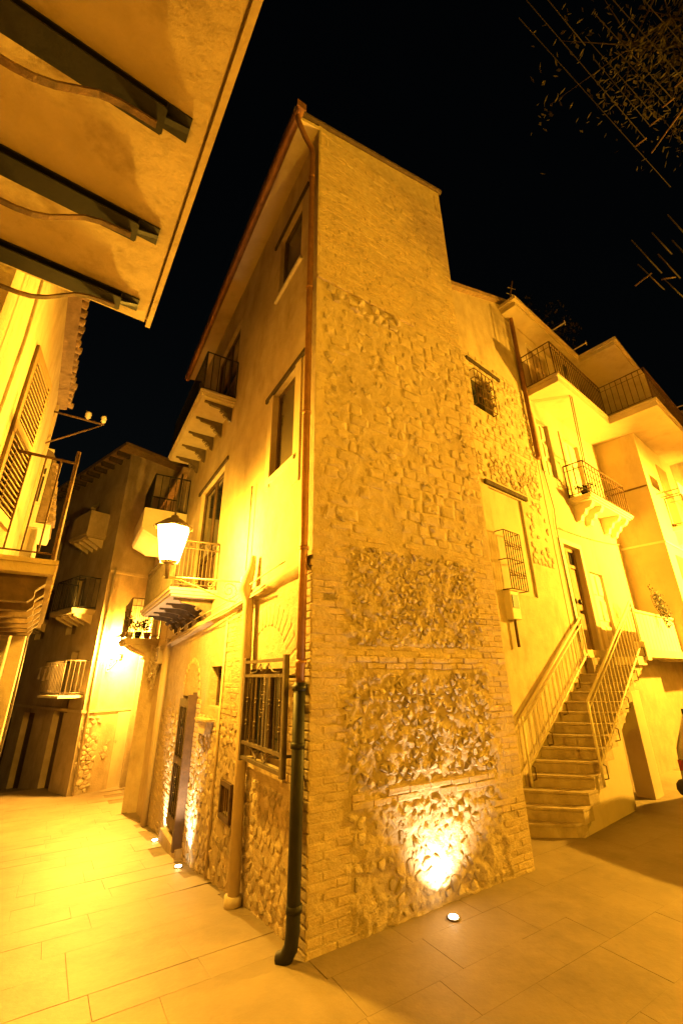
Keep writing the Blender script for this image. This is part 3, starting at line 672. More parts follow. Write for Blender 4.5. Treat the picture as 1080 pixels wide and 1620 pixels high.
# ================================================================== NEXT HOUSE ALONG THE LANE
TN = Thing('plastered_house', 'plastered house with potted balcony next along the lane behind the corner house', 'house', FL, (7, 0, -.8))
nd = (7.5, 10.39, -1.39, 2.3)
FN = Fr(FL.w(7.52, -.03, 0), -13); nq = (.42, 1.75, -1.3, 1.5)
wall(FN, 0, 2.6, -1.4, 2.32, [nq], n=0, depth=.3).build('door_wall', M_PLAST, TN)
MB(FL).box(7.5, 10.38, -1.6, -.02, 2.3, 2.36).build('soffit', M_PLAST_OLD, TN)
wall(FL, 6.76, 10.4, -1.4, 6.6, [nd, (7.8, 8.6, 2.7, 4.4)], n=-.01, depth=.35).build('wall', M_PLAST, TN)
wall(Fr(FL.w(10.39, -.3, 0), 58), -.3, 3, -1.4, 6.6, n=0, depth=.1).build('rear_wall', M_PLAST_OLD, TN)
MB(FL).box(6.7, 10.5, -1.5, .15, 6.6, 6.7).build('roof', M_TILE, TN)
dn_ = MB(FN).box(nq[0], nq[1], -.28, -.22, nq[2], nq[3]).build('door', M_SHUT, TN)
for i in range(2):
    for j in range(3): MB(FN).bbox(nq[0]+.06+i*.66, nq[0]+.6+i*.66, -.219, -.195, -1.0+j*.82, -.3+j*.82, .015).build('door_panel', M_SHUT, TN, dn_)
MB(FN).box(nq[0]-.13, nq[0], -.01, .03, -1.3, 1.5).box(nq[1], nq[1]+.13, -.01, .03, -1.3, 1.5).box(nq[0]-.13, nq[1]+.13, -.01, .035, 1.503, 1.64).build('door_surround', M_BLOCK, TN)
MB(FL).bbox(7.8, 8.6, -.2, -.1, 2.7, 4.4, .02).build('balcony_door', M_SHUT, TN)
cb = MB(FL).prism([(0, 4.62), (.55, 4.62), (.86, 4.78), (.90, 4.86), (.90, 5.28), (0, 5.28)], 6.2, 7.9, axis='u').build('parapet_balcony', M_CONC, TN)
MB(FL).tube([(7.75, .10, 4.7), (7.75, .09, -.8)], .07, 10).build('downpipe', M_PLAST_SMOOTH, TN)
railing(TN, FL, 6.3, 7.8, .8, 5.28, .9, M_BLACK, .14, .008, cb)
pb = moulded(FL, 7.6, 8.9, .72, 2.52, .1).build('balcony', M_BLOCK, TN)
for u in (7.75, 8.25, 8.75): MB(FL).prism([(0, 2.2), (.5, 2.42), (.6, 2.49), (0, 2.49)], u-.05, u+.05, axis='u').build('bracket', M_BLOCK, TN, pb)
railing(TN, FL, 7.6, 8.9, .72, 2.62, .9, M_IRON, .09, .006, pb)
potlab = ['terracotta pot with reddish plant, nearest the wall on the lane balcony', 'dark pot with bushy plant in the middle of the lane balcony', 'pale pot with tall thin plant at the outer corner of the lane balcony']
def pot_plant(u, n_, z, h, label, m=M_POT, seed=1, F=FL, group='potted plants on the lane balcony', sc=1):
    T = Thing('potted_plant', label, 'plant', F, (u, n_, z), group); rr = random.Random(seed)
    MB(F).lathe(u, n_, [(.055*sc, z), (.085*sc, z+.13*sc), (.09*sc, z+.15*sc), (.07*sc, z+.15*sc)], 12).build('pot', m, T)
    mb = MB(F); lf = MB(F)
    for k in range(9):
        a = rr.uniform(0, 6.28); hh = h*rr.uniform(.6, 1); e = (u+math.cos(a)*.16*sc, n_+math.sin(a)*.16*sc, z+hh)
        mb.tube([(u, n_, z+.14*sc), ((u+e[0])/2, (n_+e[1])/2, z+hh*.6), e], .005, 4)
        for q in range(12):
            t = rr.uniform(.4, 1); c = Vector((u+(e[0]-u)*t, n_+(e[1]-n_)*t, z+.14*sc+(hh-.14*sc)*t))+Vector((rr.uniform(-.05, .05), rr.uniform(-.05, .05), rr.uniform(-.03, .03)))
            d = Vector((rr.uniform(-1, 1), rr.uniform(-1, 1), rr.uniform(-.3, 1))).normalized()*.055*sc; s = d.orthogonal().normalized()*.022*sc
            lf.quad(c, c+d*.5+s, c+d, c+d*.5-s)
    mb.build('stem', M_LEAF, T); lf.build('foliage', M_LEAF, T, kind='stuff')
pot_plant(7.8, .25, 2.62, .45, potlab[0], M_POT, 2); pot_plant(7.78, .45, 2.62, .4, potlab[1], M_BLACK, 5); pot_plant(7.85, .62, 2.62, .6, potlab[2], M_CONC, 9)
T = Thing('drying_pole', 'dark forked pole hanging a loop of rope between the two upper balconies of the lane', 'pole', FL, (6.9, 0, 5.4))
MB(FL).tube([(6.3, .2, 6.3), (6.32, .22, 5.3)], .02, 6).build('pole', M_BLACK, T)
MB(FL).tube([(6.3, .22, 6.2), (6.2, .25, 5.2), (6.15, .25, 4.4), (6.3, .27, 4.35), (6.4, .25, 5.2), (6.34, .22, 6.2)], .008, 5).build('rope', M_CABLE, T)
# ================================================================== HOUSE CLOSING THE LANE
TE = Thing('lane_end_house', 'tall weathered house closing the far end of the lane, lit low on its corner', 'house', FER, (0, 0, -1))
wall(FER, -.02, 6, -1.4, 8.55, [(2.6, 3.5, 2.6, 4.3)], n=0, depth=.3).build('wall', M_PLAST_OLD, TE)
hE = [(1.2, 1.9, -2, .95), (3.3, 4.2, -2.2, .8), (5.2, 6, -2.5, .6), (1.6, 2.3, 3.0, 4.7), (1.8, 2.5, 5.6, 7.3), (4.1, 4.9, 3, 4.7), (4.2, 4.9, 5.6, 7.2), (1.0, 1.5, .9, 2.5)]
wall(FEL, 0, 14, -2.6, 8.5, hE, n=0, depth=.3).build('wall', M_PLAST_OLD, TE)
MB(FEL).box(-.4, 14, -3, .42, 8.5, 8.62).build('roof', M_TILE, TE)
for i in range(16): MB(FEL).box(.1+i*.55, .2+i*.55, 0, .40, 8.36, 8.498).build('rafter', M_BEAM, TE)
for h in hE: MB(FEL).bbox(h[0], h[1], -.22, -.15, h[2], h[3], .03).build('door' if h[2] < 0 else 'shutter', M_WOOD if h[2] < 0 else M_SHUT, TE)
MB(FER).bbox(2.6, 3.5, -.2, -.1, 2.6, 4.3, .03).build('shutter', M_SHUT, TE)
MB(FER).box(-.01, 2.6, 0, .035, 4.62, 4.70).box(-.01, 2.6, 0, .03, .93, .99).build('string_course', M_BLOCK, TE)
MB(FEL).box(0, 10, 0, .04, .93, 1.0).build('string_course', M_BLOCK, TE)
MB(FER).box(.9, 1.5, 0, .02, -1, .9).build('plaster_patch', M_PLAST_SMOOTH, TE)
for (u0, u1, z_, L) in ((.8, 2.1, 5.8, .55), (.5, 2.1, 3.5, .6), (4, 5.6, 3.5, .7)):
    b_ = moulded(FEL, u0, u1, L, z_, .1).build('balcony', M_PLAST_OLD, TE)
    for i in range(4): MB(FEL).prism([(0, z_-.3), (L*.8, z_-.08), (L*.8, z_-.03), (0, z_-.03)], u0+.15+i*(u1-u0-.3)/3-.04, u0+.15+i*(u1-u0-.3)/3+.04, axis='u').build('bracket', M_BLOCK, TE, b_)
    if z_ > 5: MB(FEL).box(u0, u1, L-.04, L, z_+.1, z_+.8).box(u0, u0+.04, 0, L-.04, z_+.1, z_+.8).build('parapet', M_PLAST_OLD, TE, b_)
    else: railing(TE, FEL, u0, u1, L, z_+.1, .9, M_BLACK, .12, .008, b_)
lb = MB(FEL).box(.15, 1.55, -.01, .62, 1.30, 1.36).build('balcony', M_WHITE, TE)
railing(TE, FEL, .15, 1.55, .62, 1.36, .85, M_IRON, .1, .007, lb)
MB(FER).tube([(.1, .05, 4.75), (.1, .05, -1)], .03, 8).build('downpipe', M_BLOCK, TE)
rub_e = Pool('rubble_stone', M_STONE, TE)
rubble(rub_e, FER, 0.02, .5, -.9, .85, .13, .1, .025, .25); rubble(rub_e, FER, .5, 1.8, -.2, .25, .16, .1, .02, .5); rub_e.flush()
for i, (u, z_) in enumerate(((.45, 2.05), (.75, 2.02), (1.1, 2.06))):
    T = Thing('laundry', ['small pale cloth pegged nearest the corner on the lane-end washing line', 'folded white towel pegged in the middle of the lane-end washing line', 'long light shirt pegged last on the lane-end washing line'][i], 'laundry', FEL, (u, .8, z_), 'laundry on the lane-end washing line')
    MB(FEL).add([(u+.1*a, .8+.02*math.sin(a*5+b), z_-.1*b) for b in range(4) for a in range(3)], [(b*3+a, b*3+a+1, b*3+a+4, b*3+a+3) for b in range(3) for a in range(2)]).build('cloth', M_CLOTH, T)
cable(FEL, [(.1, .8, 2.08), (1.5, .8, 2.06)], .01, M_PALE, 'washing line stretched in front of the lane-end balcony', cat='washing line')
lb_pt = FER.w(1.25, 0, 0)
lantern('glowing street lantern on the house closing the lane, in the glare under the potted balcony', FER, .40, 2.2, .72, 2.62, P_FAR, blue=.05)
# houses further left in the dark
TF = Thing('dark_house', 'unlit low house at the far left end of the lane', 'house', FEL, (14, 0, -2))
FX = Fr(FEL.w(8, 0, 0), 38); FX.s = 1; FX.n = FX.y
wall(FX, 0, 12, -3, 4.5, [(2, 3, -3, 0)], n=0, depth=.3).build('wall', M_PLAST_OLD, TF)
# ================================================================== LEFT-HAND HOUSE WITH OVERHEAD BALCONY
TA = Thing('left_house', 'bright plastered house at the left edge with louvred shutter and tiled eave', 'house', FA, (4, 0, -.5))
hA = (5.2, 6.3, 2.75, 4.95)
wall(FA, 2.62, 8.1, -1.3, 6.36, [hA], n=-.05, depth=.3).build('wall', M_PLAST, TA)
TZ = Thing('near_house', 'house whose plain overhead balcony on rusty steel beams fills the upper left', 'house', FA, (0, -.5, 0))
wall(FA, -4, 2.6, -.3, 7.5, n=-.45, depth=.3).build('wall', M_PLAST, TZ)
MB(FA).box(5.3, 6.2, -.28, -.2, 2.75, 4.9).build('door', M_WOOD, TA)
MB(FA).prism([(-.06, 6.32), (.10, 6.36), (.10, 6.42), (-2.5, 7.2), (-2.5, 7.1), (-.1, 6.37)], 2.62, 8.15, axis='u').build('roof', M_TILE, TA)
for i in range(30):
    u = 3.2+i*.168; t = MB(FA); t.tube([(u, -.35, 6.56), (u, -.1, 6.475), (u, .165+rng.uniform(-.03, .035), 6.42+rng.uniform(-.015, .015))], [.04, .05, .058], 8); t.build('roof_tile', M_TILE, TA)
# shutter leaf swung half out
Pn = atz(60, 545, 4.68); Pf = atz(80, 610, 4.68); dv = Pf-Pn; Ls = dv.length
FS = Fr((Pn.x, Pn.y), math.degrees(math.atan2(dv.x, dv.y)))
sh = MB(FS); z0, z1 = 3.05, 4.68; fw = Ls*.10; t = .02
for a, b, c, d in ((0, fw, z0, z1), (Ls-fw, Ls, z0, z1), (fw, Ls-fw, z0, z0+.09), (fw, Ls-fw, z1-.09, z1), (fw, Ls-fw, (z0+z1)/2-.04, (z0+z1)/2+.04)): sh.box(a, b, -t, t, c, d)
sho = sh.build('shutter', M_SHUT, TA)
MB(FS).box(fw-.005, Ls-fw+.005, -.012, -.008, z0+.05, z1-.05).build('slat_gap_shade', M_BEAM, TA, sho)  # dark sheet behind the slats, painting the shade in their gaps
for q, (c, d) in enumerate(((z0+.10, (z0+z1)/2-.05), ((z0+z1)/2+.05, z1-.10))):
    k = 13
    for i in range(k):
        z_ = c+(d-c)*(i+.5)/k; MB(FS).prism([(-.008, z_-.008), (.022, z_-.022), (.026, z_-.016), (-.008, z_+.014)], fw, Ls-fw, axis='u').build('louvre_slat', M_SHUT, TA, sho)
# overhead balcony
ob = MB(FA); ob.box(-2.5, 2.46, -.46, .66, 3.97, 4.08).box(-2.5, 2.465, .66, .672, 4.0, 4.05).box(-2.5, 2.485, .672, .70, 3.96, 4.10)
obo = ob.build('balcony', M_SLABP, TZ)
for u in (.68, 1.24, 1.80, 2.33):
    b_ = MB(FA); b_.box(u-.055, u+.055, -.46, .50, 3.912, 3.920).box(u-.012, u+.012, -.46, .50, 3.92, 3.958).box(u-.05, u+.05, -.46, .60, 3.958, 3.968).box(u-.05, u+.05, .50, .506, 3.914, 3.957)
    b_.prism([(.507, 3.957), (.60, 3.957), (.506, 3.93)], u-.012, u+.012, axis='u'); bo = b_.build('steel_beam', M_BLACK, TZ, obo)
    P = [(u+.02, n_, z_) for n_, z_ in ((.48, 3.905), (.42, 3.902), (.35, 3.895), (.28, 3.87), (.22, 3.82), (.16, 3.77), (.10, 3.74), (.04, 3.73), (-.1, 3.73), (-.25, 3.68), (-.45, 3.6))]
    s2 = MB(FA)
    for (a, b) in zip(P, P[1:]):
        v = [(a[0]+du, a[1], a[2]+dz) for du, dz in ((-.013, -.006), (.013, -.006), (.013, .006), (-.013, .006))]+[(b[0]+du, b[1], b[2]+dz) for du, dz in ((-.013, -.006), (.013, -.006), (.013, .006), (-.013, .006))]
        s2.add(v, [(0, 1, 2, 3), (7, 6, 5, 4), (0, 4, 5, 1), (1, 5, 6, 2), (2, 6, 7, 3), (3, 7, 4, 0)])
    s2.build('curved_strut', M_RUST, TZ, obo)
railing(TZ, FA, -2.5, 2.45, .64, 4.1, .9, M_BLACK, .12, .007, obo, sides=(0, 1))
# second balcony
sb = MB(FA); sb.box(4.3, 9.4, -.01, .50, 2.62, 2.70).box(4.28, 9.42, -.01, .52, 2.70, 2.74); sbo = sb.build('balcony', M_PLAST, TA)
for i in range(7):
    u = 4.5+i*.62
    MB(FA).prism([(0, 2.40), (.36, 2.40), (.40, 2.44), (.40, 2.50), (.46, 2.56), (.46, 2.618), (0, 2.618)], u-.07, u+.07, axis='u').build('timber_bracket', M_WOOD, TA, sbo)
railing(TA, FA, 4.3, 9.4, .50, 2.74, .95, M_RUST, .11, .008, sbo)
MB(FA).tube([(4.34, .47, 2.74), (4.34, .47, 3.82)], .018, 6).build('corner_post', M_RUST, TA, sbo)
MB(FA).tube([(2.9, .02, 5.1), (3.0, .03, 3.9), (2.95, .02, 2)], .012, 5).build('thin_conduit', M_PALE, TA)
MB(FA).box(7.95, 8.11, -.05, -.01, -1, 6.3).build('pilaster', M_PLAST_SMOOTH, TA)
T = Thing('insulator_bracket', 'rusty iron wall bracket with white porcelain insulators sticking out over the lane', 'wire bracket', FA, (7.4, 0, 5.9), None)
u_, z_ = FA.on(86, 651, -.05); u2, z2 = FA.on(72, 690, -.05)
FB = Fr(FA.w(u_, -.05, 0), math.degrees(math.atan2(FA.n.x, FA.n.y))); o_, zo = FB.on(165, 672)
MB(FB).tube([(0, 0, z_), (o_, 0, zo)], .018, 6).build('arm', M_RUST, T); MB(FB).tube([(-.05, 0, z2), (o_*.95, 0, zo-.03)], .014, 6).build('brace', M_RUST, T)
for t in (.65, .97):
    a_ = o_*t; zz = z_+(zo-z_)*t
    MB(FB).lathe(a_, 0, [(.012, zz), (.03, zz+.05), (.045, zz+.06), (.035, zz+.10), (.05, zz+.11), (.04, zz+.16), (.015, zz+.18)], 10).build('insulator', M_CERAM, T)
# projecting bay further along on the left
TB = Thing('bay_house', 'cream house with a projecting tiled bay window behind the left balcony railing', 'house', FA, (9.5, 0, -1))
FP = Fr(FA.w(9, 0, 0), -35+90)
wall(FP, -.6, .04, 4.42, 5.92, [(-.27, .0, 4.81, 5.50)], n=0, depth=.1).build('bay_wall', M_WHITE, TB)
wn = MB(FP).box(-.31, -.27, -.02, .02, 4.76, 5.56).box(.0, .03, -.02, .02, 4.76, 5.56).box(-.27, .0, -.02, .02, 5.50, 5.56).box(-.27, .0, -.02, .02, 4.76, 4.81).box(-.27, .0, -.03, .015, 5.33, 5.37).build('window', M_WHITE, TB)
MB(FP).box(-.27, .0, -.05, -.04, 4.81, 5.50).build('pane', M_DULL, TB, wn)
MB(FP).prism([(-.6, 4.32), (.26, 4.32), (.28, 4.40), (-.6, 4.42)], -1.2, .05).build('cornice', M_WHITE, TB)
MB(FP).prism([(-.6, 6.05), (-.25, 5.98), (.03, 5.85), (.11, 5.7), (.30, 4.46), (.05, 4.43), (.05, 5.7), (-.3, 5.85), (-.6, 5.93)], -1.2, .02).build('bay_roof', M_TILE, TB)
for i in range(10):
    z_ = 4.50+i*.12; u_ = .29-.0185*i
    MB(FP).box(u_-.06, u_+.04, -.5, .04, z_, z_+.05, .006).build('roof_tile', M_TILE, TB)
wall(FP, -.6, .10, -1.4, 4.32, n=-.02, depth=.3).build('end_wall', M_PLAST, TB)
wall(Fr(FA.w(9, .10, 0), -35), 0.02, 1.9, -1.4, 4.30, n=0, depth=.25).build('side_wall', M_PLAST, TB)
FA3 = Fr(FA.w(0, .30, 0), -35)
wall(FA3, 10.2, 11.4, -1.6, 3.2, n=0, depth=.3).build('side_wall', M_PLAST, TB)
wall(Fr(FA.w(10.2, 0, 0), 55), -.6, .30, -1.6, 3.2, n=0, depth=.2).build('end_wall', M_PLAST, TB)
MB(FA3).tube([(10.3, .03, 2.6), (10.7, .05, 1.2), (11.2, .03, 0)], .02, 5).build('thin_conduit', M_CABLE, TB)
# ================================================================== COURTYARD: REAR STONE HOUSE
TR = Thing('rear_stone_house', 'old stone house set back behind the corner house, with timber lintels and barred windows', 'house', FW, (0, 0, 0))
zW = lambda u: 9.20+.47*u
hb = (.12, .78, 6.42, 7.25); hc = (.18, 1.25, 2.98, 4.78)
wall(FW, -1.35, 2.24, -.3, zW, [hb, hc], n=-.01, depth=.3).build('wall', M_PLAST, TR)
MB(FW).prism([(-1.35, zW(-1.35)), (2.3, zW(2.3)), (2.3, zW(2.3)+.10), (-1.35, zW(-1.35)+.10)], .10, -4).build('roof', M_TILE, TR)
MB(FW).box(.04, 1.18, -.03, .035, 7.42, 7.50).build('timber_lintel', M_BEAM, TR)
MB(FW).box(.06, 1.42, -.03, .04, 4.80, 4.88).build('timber_lintel', M_BEAM, TR)
MB(FW).box(hc[0], hc[1], -.10, -.05, hc[2], hc[3]).build('plastered_niche', M_PLAST_SMOOTH, TR)
MB(FW).box(hb[0], hb[1], -.20, -.17, hb[2], hb[3]).build('pane', M_GLASS, TR)
def grille(F, T, u0, u1, z0, z1, n_, m=M_RUST, k=5, hor=2):
    mb = MB(F)
    for z_ in [z0+(z1-z0)*i/(hor+1) for i in range(hor+2)]: mb.tube([(u0, 0, z_), (u0, n_, z_), (u1, n_, z_), (u1, 0, z_)], .009, 5)
    o = mb.build('window_grille', m, T)
    bars(T, 'grille_bar', m, F, [(u0+(u1-u0)*i/(k-1), n_, z0, z1) for i in range(k)], .008, o)
    sc = MB(F)
    for i in range(k-1):
        for s_ in (.25, .75): sc.spiral(u0+(u1-u0)*(i+.5)/(k-1), n_, z0+(z1-z0)*s_, .01, .055, i, 1.3, .006, k=10)
    sc.build('scroll', m, T, o)
grille(FW, TR, .10, .72, 6.40, 7.18, .10, k=6, hor=3)
grille(FW, TR, .14, .62, 3.0, 3.95, .16, k=8, hor=1)
bw = Pool('stone_block', M_BLOCK, TR); rw = Pool('rubble_stone', M_STONE, TR)
nh = lambda u, z: not any(h[0]-.08 < u < h[1]+.08 and h[2]-.08 < z < h[3]+.15 for h in (hb, hc))
z = 5.45
while z < 7.6:
    hz = rng.uniform(.09, .13); u = -.1
    while u < 2.15:
        L = rng.uniform(.12, .26); e = min(2.2, u+L)
        if nh((u+e)/2, z+hz/2) and rng.random() < .7 and e-u > .05: stone(bw, FW, (u+e)/2, z+hz/2, [(u+.01, z+.005), (e-.01, z+.005), (e, z+hz*.5), (e-.012, z+hz-.01), (u+.012, z+hz-.01), (u+.003, z+hz*.5)], rng.uniform(.004, .012), .3)
        u = e
    z += hz
rubble(rw, FW, -.1, 2.1, 4.95, 5.45, .12, .085, .018, .3, keep=nh)
rubble(rw, FW, 1.3, 2.1, 3.6, 4.9, .13, .1, .008, .65)
bw.flush(); rw.flush()
MB(FW).tube([(2.18, .12, 10.25), (2.20, .07, 10.0), (2.18, .06, 6.0), (2.16, .06, 5.95)], .045, 10).build('downpipe', M_COPPER, TR)
T = Thing('meter_box', 'white utility box with a black panel below the barred window, beside the stairs', 'meter box', FW, (.28, 0, 2.7))
MB(FW).bbox(.16, .40, -.01, .10, 2.55, 3.0, .01).build('casing', M_WHITE, T); MB(FW).box(.19, .35, .101, .112, 2.72, 2.92).build('panel', M_BLACK, T)
MB(FW).tube([(.27, .05, 2.56), (.27, .05, 2.15)], .022, 8).build('conduit', M_RUST, T)
# ================================================================== COURTYARD: OCHRE HOUSE
TO = Thing('ochre_house', 'ochre plastered house with wide overhanging balcony above the outside stairs', 'house', FW, (4, 0, 0))
hd1 = (2.58, 3.34, 2.18, 4.2); hd2 = (3.62, 4.3, 2.18, 3.78); hu1 = (2.5, 3.05, 5.75, 7.1); hu2 = (3.75, 4.6, 5.36, 7.1); hu3 = (2.9, 3.9, 7.85, 9.5)
wall(FW, 2.245, 5.95, -.3, 9.75, [hd1, hd2, hu1, hu2, hu3], n=0, depth=.3).build('wall', M_PLAST_SMOOTH, TO)
d_ = MB(FW); a, b, c, d = hd1
for x0, x1 in ((a, a+.07), (b-.07, b), ((a+b)/2-.05, (a+b)/2+.05)): d_.box(x0, x1, -.16, -.10, c, d-.07)
d_.box(a, b, -.16, -.10, d-.07, d).box(a+.07, b-.07, -.158, -.102, d-.42, d-.35)
do = d_.build('door', M_SHUT, TO)
for x0, x1 in ((a+.07, (a+b)/2-.05), ((a+b)/2+.05, b-.07)):
    MB(FW).bbox(x0, x1, -.15, -.12, c, c+.7, .02).build('door_panel', M_SHUT, TO, do); MB(FW).bbox(x0, x1, -.15, -.12, c+.75, d-.42, .02).build('door_panel', M_SHUT, TO, do)
MB(FW).box(a+.07, b-.07, -.14, -.13, d-.35, d-.07).build('fanlight', M_GLASS, TO, do)
for x in (a+.28, b-.28): MB(FW).lathe(x, -.08, [(.02, c+.86), (.035, c+.89), (.035, c+.93), (.02, c+.96)], 8).build('door_handle', M_BLACK, TO, do)
MB(FW).box(a-.12, a, -.01, .025, c, d+.1).box(b, b+.1, -.01, .025, c, d+.1).box(a, b, -.01, .025, d, d+.1).build('door_surround', M_WHITE, TO)
def panelled(h, m, name='door'):
    a, b, c, d = h; o = MB(FW).box(a, b, -.12, -.07, c, d).build(name, m, TO)
    for i in range(2):
        for j in range(3): MB(FW).bbox(a+.05+i*(b-a)/2, a+(i+1)*(b-a)/2-.04, -.071, -.045, c+.06+j*(d-c)/3, c+(j+1)*(d-c)/3-.04, .015).build('door_panel', m, TO, o)
panelled(hd2, M_WHITE); panelled(hu1, M_WHITE, 'shutter'); panelled(hu2, M_WHITE, 'balcony_door'); panelled(hu3, M_SHUT, 'balcony_door')
for h in (hu1, hu2): MB(FW).box(h[0]-.1, h[0], -.01, .03, h[2], h[3]+.1).box(h[1], h[1]+.1, -.01, .03, h[2], h[3]+.1).box(h[0], h[1], -.01, .03, h[3], h[3]+.1).build('window_surround', M_PLAST_SMOOTH, TO)
# L-shaped big balcony
pl = [(2.35, 0), (2.35, .72), (5.05, .72), (5.05, 1.74), (9.0, 1.74), (9.0, 0)]
big = MB(FW).prism(pl, 7.60, 7.74, axis='z').prism([(2.32, 0), (2.32, .75), (5.02, .75), (5.02, 1.77), (9.03, 1.77), (9.03, 0)], 7.742, 7.80, axis='z').build('balcony', M_PLAST_SMOOTH, TO)
def path_rail(F, T, P, z, h, m, parent=None, gap=.12, r=.008, name='railing', slope=None):
    mb = MB(F)
    for zz, rr in ((z+h, .016), (z+.08, .010), (z+h-.14, .008)): mb.tube([(a, b, zz) for a, b in P], rr, 6)
    for a, b in P: mb.tube([(a, b, z), (a, b, z+h)], .014, 6)
    o = mb.build(name, m, T, parent); lst = []
    for (a0, b0), (a1, b1) in zip(P, P[1:]):
        k = max(1, int(math.hypot(a1-a0, b1-b0)/gap)); lst += [(a0+(a1-a0)*i/k, b0+(b1-b0)*i/k, z+.08, z+h) for i in range(1, k)]
    bars(T, 'baluster', m, F, lst, r, o)
    return o
path_rail(FW, TO, [(2.4, .02), (2.4, .69), (5.08, .69), (5.08, 1.70), (8.9, 1.70)], 7.80, .92, M_RUST, big)
MB(FW).prism([(1.9, -.3), (1.9, .36), (5.1, .40), (5.1, 1.30), (9.3, 1.2), (9.3, -.3)], 9.76, 9.86, axis='z').prism([(1.8, -4), (1.8, .42), (5.05, .46), (5.05, 1.36), (9.4, 1.27), (9.4, -4)], 9.862, 9.95, axis='z').build('roof', M_PLAST_SMOOTH, TO)
# middle balcony on consoles
mb_ = MB(FW).box(3.38, 5.76, -.01, .46, 5.28, 5.32).box(3.36, 5.78, -.01, .49, 5.32, 5.36).box(3.42, 5.72, -.01, .42, 5.25, 5.28).build('balcony', M_WHITE, TO)
for u in (3.62, 4.12, 5.1, 5.55):
    MB(FW).prism([(0, 4.85), (.10, 4.87), (.14, 4.98), (.20, 5.0), (.24, 5.10), (.34, 5.12), (.40, 5.20), (.40, 5.248), (0, 5.248)], u-.07, u+.07, axis='u').build('console', M_WHITE, TO, mb_)
path_rail(FW, TO, [(3.42, .02), (3.42, .44), (5.72, .44), (5.72, .02)], 5.36, .80, M_RUST, mb_, gap=.15, r=.009)
pot_plant(3.6, .3, 5.36, .32, 'small dark plant in a pot at the near corner of the ochre house balcony', M_BLACK, 12, FW, group=None)
# projecting block of the ochre house
FB3 = Fr(FW.w(5.95, 0, 0), 51-90); FB3.s = 1
b3 = MB(FW).box(5.96, 9.0, -.3, .92, 2.0, 7.598); b3.build('side_block', M_PLAST_SMOOTH, TO)
MB(FW).box(5.94, 9.02, .0, .94, 4.62, 4.67).build('string_course', M_WHITE, TO)
MB(FW).box(5.942, 5.958, .0, .90, 6.08, 6.12).build('cable_trim', M_RUST, TO)
b5 = MB(FW).box(7.0, 9.2, .9, 1.35, 5.1, 5.2).build('balcony', M_WHITE, TO)
for u in (7.2, 7.8, 8.5): MB(FW).prism([(.92, 4.75), (1.02, 4.78), (1.25, 5.02), (1.25, 5.098), (.92, 5.098)], u-.06, u+.06, axis='u').build('console', M_WHITE, TO, b5)
path_rail(FW, TO, [(7.05, .94), (7.05, 1.3), (9.1, 1.3)], 5.2, .8, M_IRON, b5, gap=.2)
MB(FW).bbox(7.3, 8.1, .90, .95, 5.2, 7.1, .02).build('shutter', M_SHUT, TO)
MB(FW).bbox(6.5, 7.1, .90, .95, 3.3, 4.4, .02).build('shutter', M_SHUT, TO)
# cracks and wires on the ochre house
cable(FW, [(2.35, .03, 5.9), (2.5, .03, 4.9), (2.42, .03, 4.5), (2.45, .03, 2.3)], .009, M_CABLE, 'thin dark cable running down between the rear stone house and the ochre house')
cable(FW, [(2.5, .04, 4.5), (5.9, .04, 4.75)], .010, M_PALE, 'pale cable stretched across the wall above the two courtyard doors', .06)
# terrace, landing and outside stairs
TS = Thing('outside_staircase', 'plastered outside staircase climbing the ochre house wall with cream railings', 'staircase', FW, (.3, .35, 0))
RS, NS = .136, 15
uL = lambda k: .248*(k-4); uR = lambda k: (-.26, -.08, .05)[k] if k < 3 else .26+.232*(k-3)
for k in range(1, NS+1):
    e = .03 if k < 5 else 0
    z1 = k*RS; z0 = z1-RS-(.02 if k > 1 else .05)
    n1 = .605 if k == 1 else .66
    st = MB(FW).prism([(uL(k)+.008, 0), (uR(k)+.008, n1-.004), (uR(k+1)+.05, .656), (uL(k+1)+.05, 0)], z0, z1-.032, axis='z').build('step', M_STEP, TS)
    MB(FW).prism([(uL(k)-.006, 0.0), (uR(k)-.006, n1+.003), (uR(k+1)+.045, .664), (uL(k+1)+.045, 0)], z1-.026, z1, axis='z').build('tread', M_STEP, TS, st)
# string: solid below, sloping soffit over the passage
side = [(-.05, -.1), (1.62, -.1), (1.62, 1.02), (2.40, 1.5), (3.25, 1.98), (3.25, 2.0), (uR(15)+.2, 15*RS-.02), (uR(1)+.05, .0)]
zs = lambda u: max(.0, (u-.26)/.232*RS+RS*2.6)
pl = [(-.0, -.1), (1.62, -.1), (1.66, .95), (2.9, 1.70), (3.25, 1.86), (3.25, 1.98)]+[(u, min(1.98, zs(u)-.06)) for u in (2.6, 2, 1.5, 1, .6, .35)]+[(.2, .1), (-.02, 0)]
MB(FW).prism(pl, .0, .654).build('stair_wall', M_PLAST_SMOOTH, TS)
MB(FW).box(2.40, 2.76, .40, .66, -.1, 1.50).build('pillar', M_PLAST_SMOOTH, TS)
MB(FW).box(2.9, 3.30, .0, .72, 1.90, 2.04).build('landing_edge', M_WHITE, TS)
TT = Thing('terrace', 'raised terrace with low boarded parapet to the right of the stair head', 'terrace', FW, (6, .4, 0))
MB(FW).box(3.26, 9.2, -.01, .66, 2.04, 2.176).build('floor_slab', M_CONC, TT)
wall(FW, 2.45, 10.5, -.3, 2.03, n=.16, depth=.1).build('retaining_wall', mat('shaded_plaster', (.27, .22, .16), (.2, .16, .115), .95, 3, .5, 30), TT)  # plaster darkened in its colour for the shade under the terrace
MB(FW).box(3.24, 3.42, .60, .78, 1.98, 2.30).build('corner_block', M_WHITE, TT)
